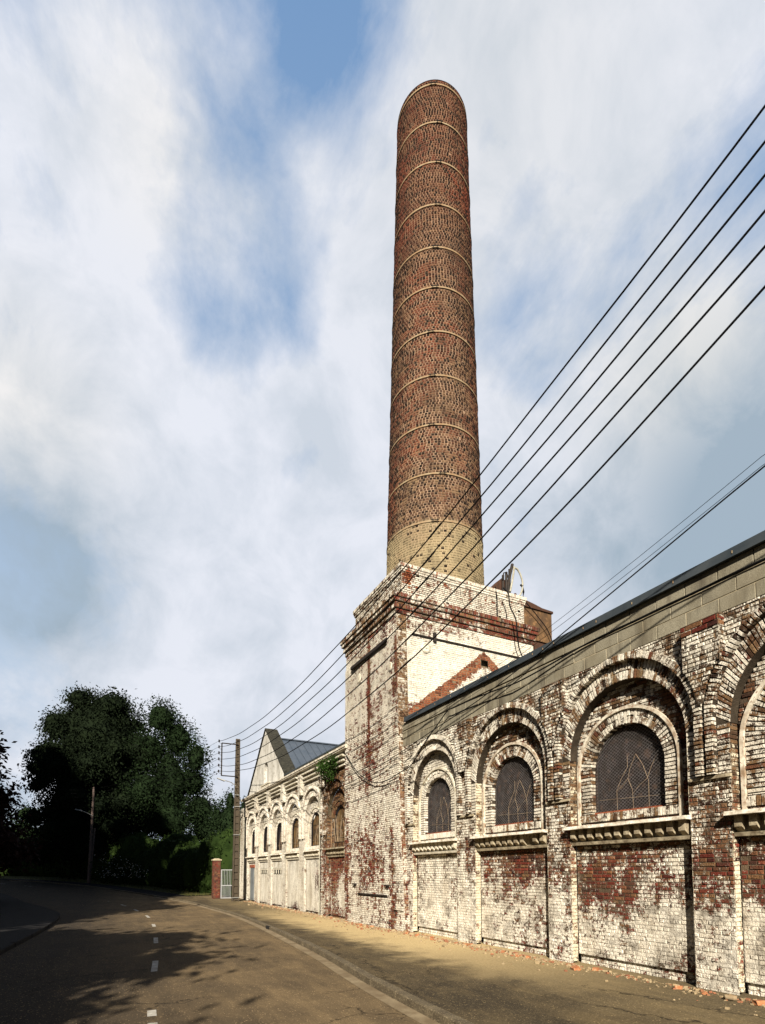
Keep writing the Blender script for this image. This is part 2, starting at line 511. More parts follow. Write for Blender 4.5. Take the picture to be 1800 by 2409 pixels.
def chimney_mats():
    out = []
    for mort in (False, True):
        m, t, b = principled('chimney_mortar' if mort else 'chimney_brick', rough=.92, spec=.1)
        g = t.new('ShaderNodeNewGeometry'); pos = g.outputs['Position']
        sp = t.new('ShaderNodeSeparateXYZ'); t.l.new(pos, sp.inputs[0]); X, Y, Z = sp.outputs
        N1 = t.noise(pos, .55, 4, .6); N2 = t.noise(pos, 2.2, 4, .6); N3 = t.noise(pos, 25, 3, .6)
        isl = g.outputs['Random Per Island']
        low = t.mapr(Z, 13.35, 13.45, 1, 0)
        if mort:
            c = t.mix(t.mapr(N2, .4, .65), (.31, .22, .155), (.16, .11, .075))
            c = t.mix(t.mapr(Z, 22, 29, 0, .55), c, (.20, .13, .09))
            c = t.mix(t.m('MULTIPLY', low, t.mapr(N1, .38, .5, .4, .95)), c, (.30, .25, .16))
        else:
            rr = t.m('FRACT', t.m('MULTIPLY', isl, 13.7))
            c = t.ramp(rr, PAL['chimney'])
            redm = t.m('ADD', t.mapr(N1, .46, .60), t.m('MULTIPLY', t.mapr(Z, 23, 29), .45), clamp=True)
            redm = t.m('MULTIPLY', redm, t.mapr(N2, .40, .58))
            redm = t.m('MULTIPLY', redm, t.mapr(rr, .1, .5))
            c = t.mix(t.m('MULTIPLY', redm, .75), c, (.17, .035, .020))
            och = t.m('MULTIPLY', t.mapr(N2, .50, .66), t.mapr(Z, 27, 12, .15, 1))
            c = t.mix(t.m('MULTIPLY', och, t.mapr(rr, .2, .8)), c, (.20, .14, .08))
            c = t.mix(t.m('MULTIPLY', low, t.m('MULTIPLY', t.mapr(N1, .36, .52, .5, 1.), t.mapr(rr, .02, .10))), c, (.255, .21, .13))
        c = t.mix(1., c, t.mix(t.mapr(Z, 14, 27), (1.12, 1.10, 1.08, 1), (.86, .76, .73, 1)), 'MULTIPLY')
        soot = t.noise(pos, 1.1, 5, .7)
        c = t.mix(t.mapr(soot, .48, .72, 0, .75), c, (.03, .022, .017))
        t.l.new(c, b.inputs['Base Color'])
        bump(t, b, N3, .5, .012)
        out.append(m)
    return out


CHIM = chimney_mats()
M_CH_B = simple_mat('bare_brown_moulding', (.22, .14, .075), (.10, .06, .035), 12, .9, .5)
M_IRON = simple_mat('rusty_band', (.24, .19, .12), (.20, .12, .06), 5, .8, .2)
M_STONE = simple_mat('painted_sill', (.78, .75, .67), (.34, .29, .22), 7, .85, .4, .006, c3=(.25, .2, .14), s3=30)
M_DENT = simple_mat('sill_brackets', (.40, .35, .25), (.13, .10, .065), 6, .9, .4, .006, c3=(.08, .06, .04), s3=25)
M_DENTW = simple_mat('white_sill_brackets', (.62, .59, .51), (.36, .32, .24), 6, .9, .4, .006)
M_MOULD = simple_mat('arch_moulding', (.66, .63, .54), (.24, .17, .11), 5, .9, .4, .006, c3=(.2, .1, .06), s3=18)
M_SLATE = simple_mat('dark_fascia', (.030, .040, .050), (.05, .06, .07), 3, .55, .1)
M_MOSS = simple_mat('mossy_coping', (.012, .012, .010), (.035, .034, .025), 9, .95, .6, .02, c3=(.008, .008, .007), s3=8)
M_ROOF = simple_mat('seamed_metal_roof', (.045, .060, .085), (.06, .075, .10), 2, .5, .05)
M_RENDER = simple_mat('stained_render', (.60, .59, .56), (.36, .35, .32), 1.8, .9, .35, .008, c3=(.22, .2, .16), s3=5, stretch=(1, 1, .4))
M_GREY = simple_mat('sheet_roof', (.09, .09, .09), (.14, .14, .13), 3, .8, .2)
M_BLACK = principled('black_cable', (.008, .008, .009), .9, spec=.05)[0]
M_DARKIRON = simple_mat('black_iron', (.010, .009, .009), (.026, .017, .013), 9, .75, .2)
M_RUST = simple_mat('rust_plate', (.11, .062, .028), (.055, .032, .018), 4, .85, .4, .006, c3=(.20, .11, .05), s3=6, stretch=(1, 1, .4))
M_DRUST = simple_mat('dark_rust', (.035, .018, .012), (.065, .028, .016), 7, .85, .4)
M_WHITEPIPE = simple_mat('white_pipe', (.36, .35, .29), (.22, .21, .17), 5, .6, .1)
M_GLASS = simple_mat('grimy_glass', (.006, .005, .007), (.020, .015, .016), 4, .4, .1, spec=.4, c3=(.09, .055, .04), s3=7)
M_GLASSB = simple_mat('rust_stained_pane', (.15, .095, .04), (.035, .022, .012), 2.6, .6, .1, c3=(.22, .10, .035), s3=6, stretch=(1, 1, .5))
M_DARKIN = principled('dark_opening', (.008, .007, .007), .9)[0]
M_MESH = simple_mat('rusty_mesh', (.20, .19, .195), (.10, .085, .078), 8, .7, 0)
M_LEAD = simple_mat('pale_glazing_bars', (.24, .18, .115), (.13, .09, .06), 8, .8, 0)
M_RUSTBAR = simple_mat('rust_frame', (.30, .09, .04), (.16, .05, .03), 9, .85, .2)
M_CONC = simple_mat('pole_concrete', (.060, .047, .032), (.040, .032, .023), 3, .9, .4, .006, c3=(.08, .06, .04), s3=14)
M_WOOD = simple_mat('weathered_pole', (.13, .095, .085), (.07, .05, .045), 5, .85, .3)
M_LAMP = principled('lamp_grey', (.35, .36, .36), .45, .5)[0]
M_CERAM = principled('dark_insulator', (.02, .018, .02), .3)[0]
M_GATE = principled('white_gate_paint', (.30, .31, .33), .5)[0]
M_DOOR = simple_mat('grey_door_paint', (.15, .17, .18), (.11, .12, .13), 4, .7, .1)
M_VENT = principled('vent_dark', (.03, .03, .028), .8)[0]


def block_mat():
    m, t, b = principled('concrete_block', rough=.92, spec=.15)
    g = t.new('ShaderNodeNewGeometry'); pos = g.outputs['Position']; isl = g.outputs['Random Per Island']
    N = t.noise(pos, 70, 4, .7); N2 = t.noise(pos, 1.6, 5, .6)
    mp_ = t.new('ShaderNodeMapping'); mp_.inputs['Scale'].default_value = (1, 1, .3); t.l.new(pos, mp_.inputs[0])
    S = t.noise(mp_.outputs[0], 2.4, 4, .6)
    c = t.mix(isl, (.25, .232, .18), (.33, .305, .235))
    c = t.mix(t.mapr(N, .38, .66), c, t.mix(1., c, (.45, .44, .42, 1), 'MULTIPLY'))
    c = t.mix(t.mapr(S, .48, .66, 0, .85), c, (.07, .06, .045))
    c = t.mix(t.mapr(N2, .46, .66, 0, .6), c, (.15, .13, .09))
    t.l.new(c, b.inputs['Base Color']); bump(t, b, N, .7, .006)
    return m


M_BLOCK = block_mat()
M_BMORT = simple_mat('block_mortar', (.42, .36, .25), (.26, .22, .15), 8, .9, .3)


def asphalt(name, base, speck, dust, dustcol=(.30, .21, .11), sc=1.0, sandx=None, side=False):
    m, t, b = principled(name, rough=.95, spec=.08)
    g = t.new('ShaderNodeNewGeometry'); pos = g.outputs['Position']
    sp = t.new('ShaderNodeSeparateXYZ'); t.l.new(pos, sp.inputs[0]); X, Y, Z = sp.outputs
    N = t.noise(pos, 120 * sc, 3, .7); A = t.noise(pos, 28 * sc, 4, .7); Bn = t.noise(pos, .55, 5, .65, .3)
    mp_ = t.new('ShaderNodeMapping'); mp_.inputs['Scale'].default_value = (1.6, .28, 1); mp_.inputs['Rotation'].default_value = (0, 0, radians(12)); t.l.new(pos, mp_.inputs[0])
    C = t.noise(mp_.outputs[0], 2.2, 5, .65)
    c = t.mix(t.mapr(A, .35, .65), tuple(x * .7 for x in base), base)
    c = t.mix(t.mapr(N, .60, .72, 0, .9), c, speck)
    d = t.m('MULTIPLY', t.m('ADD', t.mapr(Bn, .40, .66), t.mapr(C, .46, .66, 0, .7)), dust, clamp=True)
    if side: d = t.m('MULTIPLY', t.m('MULTIPLY_ADD', d, .55, .45), t.mapr(X, -1.0, 2.2, .10, 1.0), clamp=True)  # shade on the left lane, sun on the right, painted in through the dust
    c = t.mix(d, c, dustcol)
    M2 = t.noise(pos, 46 * sc, 3, .75)
    c = t.mix(t.mapr(M2, .52, .66, 0, .6), c, t.mix(1., c, (.3, .28, .26, 1), 'MULTIPLY'))
    c = t.mix(t.mapr(M2, .42, .32, 0, .45), c, speck)
    pb = t.new('ShaderNodeTexVoronoi'); pb.inputs['Scale'].default_value = 34; t.l.new(pos, pb.inputs['Vector'])
    pm = t.m('MULTIPLY', t.mapr(pb.outputs['Distance'], .15, .32, 1, 0), t.mapr(t.noise(pb.outputs['Position'], 19, 1), .52, .60))
    c = t.mix(t.m('MULTIPLY', pm, .75), c, tuple(min(x * 2.6, .5) for x in dustcol) + (1,))
    bits = t.new('ShaderNodeTexVoronoi'); bits.inputs['Scale'].default_value = 11; t.l.new(pos, bits.inputs['Vector'])
    bm = t.m('MULTIPLY', t.mapr(bits.outputs['Distance'], .07, .16, 1, 0), t.mapr(t.noise(pos, 1.5, 3), .5, .6))
    c = t.mix(t.m('MULTIPLY', bm, .8), c, tuple(min(x * 2.4, .4) for x in dustcol) + (1,))
    if sandx:
        # wind-blown sand and mortar dust gathered along the foot of the wall
        s = t.m('ADD', X, t.m('MULTIPLY', t.m('SUBTRACT', t.noise(pos, 1.3, 5, .65), .5), 2.6))
        s = t.m('MULTIPLY', t.mapr(s, sandx[0], sandx[1], 0, 1, True), t.mapr(Y, 5.5, 11.0, .12, 1))
        s = t.m('MULTIPLY', s, t.mapr(Y, 19, 27, 1, .15))
        c = t.mix(s, c, t.mix(t.mapr(A, .35, .65), (.34, .255, .13), (.52, .41, .23)))
    t.l.new(c, b.inputs['Base Color'])
    vc = t.new('ShaderNodeTexVoronoi'); vc.feature = 'DISTANCE_TO_EDGE'; vc.inputs['Scale'].default_value = .42
    wob = t.vm('ADD', pos, t.vm('MULTIPLY', t.noise(pos, 2.3, 5, .65, color=True), (.9, .9, 0)))
    t.l.new(wob, vc.inputs['Vector'])
    ck = t.m('MULTIPLY', t.mapr(vc.outputs['Distance'], .002, .009, 1, 0), t.mapr(t.noise(pos, .35, 2), .46, .56))
    c = t.mix(t.m('MULTIPLY', ck, .75), c, (.012, .010, .008, 1))
    t.l.new(c, b.inputs['Base Color'])
    bump(t, b, t.m('SUBTRACT', t.m('ADD', A, N), ck), .6, .006)
    return m


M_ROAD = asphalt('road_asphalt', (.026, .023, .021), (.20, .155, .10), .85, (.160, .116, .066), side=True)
M_PAVE = asphalt('pavement_asphalt', (.050, .041, .029), (.24, .19, .12), .55, (.135, .102, .056), sandx=(4.9, 6.4))
M_SIDE = asphalt('left_pavement_asphalt', (.020, .020, .022), (.05, .05, .05), .2, (.03, .027, .024))
M_KERB = simple_mat('kerb_concrete', (.10, .08, .05), (.055, .042, .026), 4, .9, .5, .006, c3=(.28, .23, .15), s3=50)
M_GUTTER = simple_mat('gutter_concrete', (.22, .175, .11), (.13, .095, .055), 3, .9, .4, .004, c3=(.12, .09, .055), s3=22)
M_PAINT = simple_mat('road_paint', (.42, .41, .38), (.20, .18, .15), 9, .8, .2)
M_SOIL = simple_mat('dark_soil', (.035, .045, .018), (.06, .055, .025), 3, .95, .6, .03)
M_GRASSV = simple_mat('verge_grass', (.045, .055, .012), (.085, .075, .02), 3, .95, .6, .03)


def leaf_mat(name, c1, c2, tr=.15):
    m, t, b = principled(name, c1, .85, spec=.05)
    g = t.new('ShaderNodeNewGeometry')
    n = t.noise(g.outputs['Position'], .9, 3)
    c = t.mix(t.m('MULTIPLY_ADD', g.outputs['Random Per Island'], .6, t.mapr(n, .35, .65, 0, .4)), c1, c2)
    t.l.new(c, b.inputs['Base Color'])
    return m


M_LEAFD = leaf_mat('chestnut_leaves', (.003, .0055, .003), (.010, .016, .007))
M_LEAFG = leaf_mat('ash_leaves', (.004, .008, .0035), (.014, .026, .010))
M_LEAFH = leaf_mat('hedge_leaves', (.009, .018, .004), (.024, .042, .010))
M_LEAFR = leaf_mat('copper_leaves', (.008, .005, .005), (.022, .010, .009))
M_LEAFP = leaf_mat('wall_plant_leaves', (.012, .030, .006), (.035, .07, .015))
M_BARK = simple_mat('bark', (.05, .038, .026), (.03, .022, .016), 6, .95, .6, .02)
M_FLOWER = principled('white_petals', (.7, .7, .72), .6)[0]

# ------------------------------------------------------------------ ground, road, pavements
def gz(x, y):
    r = hypot(x, y)
    t = min(max((r - 30) / 48, 0), 1)
    return -.15 + 1.35 * t * t * (3 - 2 * t)


def pz(x, y):
    """pavement level on the right of the road"""
    t = min(max((y - 13) / 8, 0), 1)
    return gz(x, y) + .120 - .050 * t


CL = [(.2, -14), (.3, -4), (.42, 3), (.55, 7.2), (.73, 9.8), (.94, 12), (1.25, 16), (1.5, 20), (1.59, 24.5), (1.35, 28.95), (.9, 33.4), (.05, 37.75), (-1.02, 42.07),
      (-2.31, 46.33), (-3.95, 50.46), (-6.0, 54.4), (-9, 58.6), (-13, 62), (-18, 64.8), (-26, 67.5), (-40, 70), (-70, 73), (-110, 75)]


def resample(pts, step):
    out = [Vector(pts[0])]
    # Catmull-Rom
    P = [Vector(p) for p in pts]
    P = [P[0] * 2 - P[1]] + P + [P[-1] * 2 - P[-2]]
    for i in range(1, len(P) - 2):
        n = max(2, int((P[i + 1] - P[i]).length / step))
        for k in range(1, n + 1):
            t = k / n
            a, b_, c, d = P[i - 1], P[i], P[i + 1], P[i + 2]
            out.append(.5 * ((2 * b_) + (c - a) * t + (2 * a - 5 * b_ + 4 * c - d) * t * t + (-a + 3 * b_ - 3 * c + d) * t ** 3))
    return out


CR = resample(CL, .8)


def offset(line, d):
    out = []
    for i, p in enumerate(line):
        t = (line[min(i + 1, len(line) - 1)] - line[max(i - 1, 0)]).normalized()
        nrm = Vector((t.y, -t.x))
        dd = d(p) if callable(d) else d
        out.append(p + nrm * dd)
    return out


def strip(name, mat, a, b, za, zb, n=6, kind='structure', label=None):
    mb = MB()
    for i in range(len(a) - 1):
        for k in range(n):
            f0, f1 = k / n, (k + 1) / n
            q = []
            for (i_, f) in ((i, f0), (i + 1, f0), (i + 1, f1), (i, f1)):
                p = a[i_].lerp(b[i_], f)
                q.append((p.x, p.y, (1 - f) * za(a[i_].x, a[i_].y) + f * zb(b[i_].x, b[i_].y)))
            mb.face(q)
    o = mb.build(name, mat)
    o['kind'] = kind
    return o


def wr(p):
    """right half-width: the road widens a little at the bend"""
    t = min(max((p.y - 27) / 6, 0), 1) * min(max((46 - p.y) / 6, 0), 1)
    return 3.3 + .25 * t - .22 * min(max((11 - p.y) / 6, 0), 1)


def wl(p):
    t = min(max((p.y - 27) / 10, 0), 1)
    return -(3.15 + 1.1 * t)


rk = offset(CR, wr)
lk = offset(CR, wl)
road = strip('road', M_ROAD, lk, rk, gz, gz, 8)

# ground sheet to the horizon
mb = MB()
NR, NA = 46, 72
rad = [0] + [1.5 * (1.17 ** i) for i in range(NR)]
for i in range(len(rad) - 1):
    for k in range(NA):
        a0, a1 = 2 * pi * k / NA, 2 * pi * (k + 1) / NA
        pts = [(rad[i], a0), (rad[i + 1], a0), (rad[i + 1], a1), (rad[i], a1)]
        if i == 0: pts = pts[1:] + [] if False else [(0, 0), (rad[1], a0), (rad[1], a1)]
        mb.face([(r * sin(a), r * cos(a), gz(r * sin(a), r * cos(a)) - .06) for r, a in pts])
ground = mb.build('ground', M_SOIL); ground['kind'] = 'structure'

# right pavement: from the back of the kerb to behind the walls, then a verge
KW = .13
kb = offset(CR, lambda p: wr(p) + KW)
near_idx = [i for i, p in enumerate(CR) if p.y < 39.2]
pa = [kb[i] for i in near_idx]
pb = [Vector((8.9 if kb[i].y < 36.2 else 8.9 - (kb[i].y - 36.2) * .6, kb[i].y)) for i in near_idx]
strip('pavement', M_PAVE, pa, pb, lambda x, y: pz(x, y), lambda x, y: pz(x, y) + (.0 if y < 13 else 0), 10)
far_idx = [i for i, p in enumerate(CR) if p.y >= 38.6]
pa = [kb[i] for i in far_idx]
pb = offset(CR, lambda p: wr(p) + KW + 1.6); pb = [pb[i] for i in far_idx]
strip('footpath', M_SIDE, pa, pb, lambda x, y: pz(x, y) + .004, lambda x, y: pz(x, y) + .004, 3)
pc = offset(CR, lambda p: wr(p) + KW + 6.5); pc = [pc[i] for i in far_idx]
strip('verge', M_GRASSV, pb, pc, lambda x, y: pz(x, y) + .0, lambda x, y: pz(x, y) + .08, 3)


def kerb_run(name, mat, line, width, z0, z1, seg=1.0, gap=.012):
    mb = MB()
    # walk the line and cut it in stones
    acc = [0]
    for i in range(1, len(line)): acc.append(acc[-1] + (line[i] - line[i - 1]).length)
    def at(s):
        s = min(max(s, 0), acc[-1] - 1e-4)
        import bisect
        i = bisect.bisect_right(acc, s) - 1
        f = (s - acc[i]) / (acc[i + 1] - acc[i])
        return line[i].lerp(line[i + 1], f), (line[i + 1] - line[i]).normalized()
    s = 0
    while s < acc[-1] - seg:
        p, t = at(s + gap); q, u = at(s + seg - gap)
        n0 = Vector((t.y, -t.x)); n1 = Vector((u.y, -u.x))
        j = R.uniform(-.006, .006); jz = R.uniform(-.004, .004)
        a, b_ = p + n0 * j, q + n1 * j
        zt0, zt1 = z1(a.x, a.y) + jz, z1(b_.x, b_.y) + jz
        zb0, zb1 = z0(a.x, a.y) - .05, z0(b_.x, b_.y) - .05
        c = .018 * (1 if width > 0 else -1)
        A = [(a.x, a.y, zb0), (a.x, a.y, zt0 - .018), (a.x + n0.x * c, a.y + n0.y * c, zt0), (a.x + n0.x * width, a.y + n0.y * width, zt0), (a.x + n0.x * width, a.y + n0.y * width, zb0)]
        B = [(b_.x, b_.y, zb1), (b_.x, b_.y, zt1 - .018), (b_.x + n1.x * c, b_.y + n1.y * c, zt1), (b_.x + n1.x * width, b_.y + n1.y * width, zt1), (b_.x + n1.x * width, b_.y + n1.y * width, zb1)]
        for k in range(4): mb.face([A[k], A[k + 1], B[k + 1], B[k]])
        mb.face(A); mb.face(B[::-1])
        s += seg
    # continuous bed just below, so the joints are shallow
    for i in range(len(line) - 1):
        a, b_ = line[i], line[i + 1]
        t = (line[min(i + 1, len(line) - 1)] - line[max(i - 1, 0)]).normalized(); n = Vector((t.y, -t.x))
        t2 = (line[min(i + 2, len(line) - 1)] - line[i]).normalized(); n2 = Vector((t2.y, -t2.x))
        e = .008 if width > 0 else -.008
        A = [a + n * e, a + n * (width - e)]; B = [b_ + n2 * e, b_ + n2 * (width - e)]
        mb.face([(A[0].x, A[0].y, z0(A[0].x, A[0].y) - .05), (B[0].x, B[0].y, z0(B[0].x, B[0].y) - .05), (B[0].x, B[0].y, z1(B[0].x, B[0].y) - .01), (A[0].x, A[0].y, z1(A[0].x, A[0].y) - .01)])
        mb.face([(A[0].x, A[0].y, z1(A[0].x, A[0].y) - .01), (B[0].x, B[0].y, z1(B[0].x, B[0].y) - .01), (B[1].x, B[1].y, z1(B[1].x, B[1].y) - .01), (A[1].x, A[1].y, z1(A[1].x, A[1].y) - .01)])
    o = mb.build(name, mat); o['kind'] = 'structure'
    return o


lim = [i for i, p in enumerate(CR) if p.y < 60 and p.x > -12]
kerb_run('kerb', M_KERB, [rk[i] for i in lim], KW, gz, lambda x, y: pz(x, y) + .012)
kerb_run('kerb', M_SIDE, [lk[i] for i in lim], -KW, gz, lambda x, y: gz(x, y) + .11)  # left kerb takes the dark asphalt colour, painting in the shade over it
gl = offset(CR, lambda p: wr(p) - .20)
strip('gutter', M_GUTTER, [gl[i] for i in lim if CR[i].y < 40], [rk[i] for i in lim if CR[i].y < 40], lambda x, y: gz(x, y) + .005, lambda x, y: gz(x, y) + .012, 2)
# left pavement
la = offset(CR, lambda p: wl(p) - KW); lb = offset(CR, lambda p: wl(p) - KW - 1.9); lc = offset(CR, lambda p: wl(p) - 9)
strip('pavement', M_SIDE, [lb[i] for i in lim], [la[i] for i in lim], lambda x, y: gz(x, y) + .10, lambda x, y: gz(x, y) + .11, 3)
strip('forecourt', M_SIDE, [lc[i] for i in lim], [lb[i] for i in lim], lambda x, y: gz(x, y) + .06, lambda x, y: gz(x, y) + .06, 4)
# centre dashes
mb = MB()
acc = [0]
for i in range(1, len(CR)): acc.append(acc[-1] + (CR[i] - CR[i - 1]).length)


def along(s):
    import bisect
    i = min(bisect.bisect_right(acc, s) - 1, len(CR) - 2)
    f = (s - acc[i]) / (acc[i + 1] - acc[i])
    return CR[i].lerp(CR[i + 1], f), (CR[i + 1] - CR[i]).normalized()


s0 = next(acc[i] for i, p in enumerate(CR) if p.y > 7.05) - .62
s = s0 - 4.35 * 4
while s < s0 + 75:
    for k in range(4):
        a, t = along(s + k * .33); b_, u = along(s + (k + 1) * .33)
        n = Vector((t.y, -t.x)) * .055; n2 = Vector((u.y, -u.x)) * .055
        if R.random() < .06: continue
        mb.face([(a.x - n.x, a.y - n.y, gz(a.x, a.y) + .005), (a.x + n.x, a.y + n.y, gz(a.x, a.y) + .005), (b_.x + n2.x, b_.y + n2.y, gz(b_.x, b_.y) + .005), (b_.x - n2.x, b_.y - n2.y, gz(b_.x, b_.y) + .005)])
    s += 4.35
o = mb.build('road_marking', M_PAINT); o['kind'] = 'structure'

# ------------------------------------------------------------------ arched bays
FX = 7.8


def tracery(mb, fr, uc, hw, v0, vs, d, r=.007):
    H = vs + hw - v0
    def T(pts): mb.tube([fr.p(uc + x * hw, v0 + y * H, d) for x, y in pts], r, 4)
    T([(-.45, 0), (-.45, .32), (-.30, .52), (-.12, .66)])
    T([(-.12, .66), (.05, .5), (.12, .38), (0, .24), (-.02, 0)])
    T([(-.42, .34), (-.2, .28), (0, .18)])
    T([(.45, 0), (.45, .26), (.30, .40), (.12, .52), (.12, .66)])
    T([(-.7, .62), (-.5, .44), (-.42, .34)])
    T([(.12, .38), (.28, .30), (.43, .25)])
    T([(-.98, .12), (.98, .16)])


def grille(mb, fr, uc, hw, v0, vs, d, sp=.046, w=.0036):
    H = vs + hw - v0
    for sgn in (1, -1):
        c = -3.
        while c < 3.:
            # line: x*sgn*0.75 + y = c ; clip by marching
            seg = None
            N = 60
            for i in range(N + 1):
                x = -hw + 2 * hw * i / N
                y = c + sgn * x * .8
                ok = 0 <= y <= H and abs(x) <= arch_half(v0 + y, hw, vs)
                if ok:
                    if seg is None: seg = [(x, y), (x, y)]
                    seg[1] = (x, y)
            if seg and seg[1][0] > seg[0][0]:
                (x0, y0), (x1, y1) = seg
                mb.face([fr.p(uc + x0, v0 + y0 - w, d), fr.p(uc + x1, v0 + y1 - w, d), fr.p(uc + x1, v0 + y1 + w, d + .001), fr.p(uc + x0, v0 + y0 + w, d + .001)])
            c += sp * 1.3


def arch_pts(uc, hw, v0, vs, n=18):
    return [(uc + hw, v0)] + [(uc + hw * cos(pi * i / n), vs + hw * sin(pi * i / n)) for i in range(n + 1)] + [(uc - hw, v0)]


def make_window(parent, fr, uc, hw, v0, vs, dface, depth, glass, fine=True, framem=M_DARKIRON, label=None):
    """round-headed window: frame, pane, mesh and glazing bars, sunk into the wall"""
    dg = dface - depth
    P = arch_pts(uc, hw - .004, v0, vs)
    fmb = MB()
    Q = arch_pts(uc, hw - .035, v0 + .03, vs)
    for i in range(len(P)):
        j = (i + 1) % len(P)
        fmb.hexa([fr.p(*P[i], dg + .03), fr.p(*P[j], dg + .03), fr.p(*Q[j], dg + .03), fr.p(*Q[i], dg + .03)],
                 [fr.p(*P[i], dg), fr.p(*P[j], dg), fr.p(*Q[j], dg), fr.p(*Q[i], dg)])
    w = fmb.build('window', framem, parent)
    g = MB(); g.face([fr.p(*p, dg - .05) for p in P])
    g.build('pane', glass, w)
    # dark room behind is closed by the pane; bars in front of it
    tmb = MB(); tracery(tmb, fr, uc, hw - .03, v0 + .03, vs, dg - .03, .0065 if fine else .012)
    tmb.build('glazing_bar', M_LEAD, w)
    if fine:
        gm = MB(); grille(gm, fr, uc, hw - .02, v0 + .02, vs, dg + .034)
        gm.build('mesh_guard', M_MESH, w)
        rb = MB(); rb.hexa([fr.p(uc - hw, v0, dg + .06), fr.p(uc + hw, v0, dg + .06), fr.p(uc + hw, v0 + .03, dg + .06), fr.p(uc - hw, v0 + .03, dg + .06)],
                           [fr.p(uc - hw, v0, dg + .03), fr.p(uc + hw, v0, dg + .03), fr.p(uc + hw, v0 + .03, dg + .03), fr.p(uc - hw, v0 + .03, dg + .03)])
        rb.build('bottom_rail', M_RUSTBAR, w)
    if label: w['label'] = label
    return w


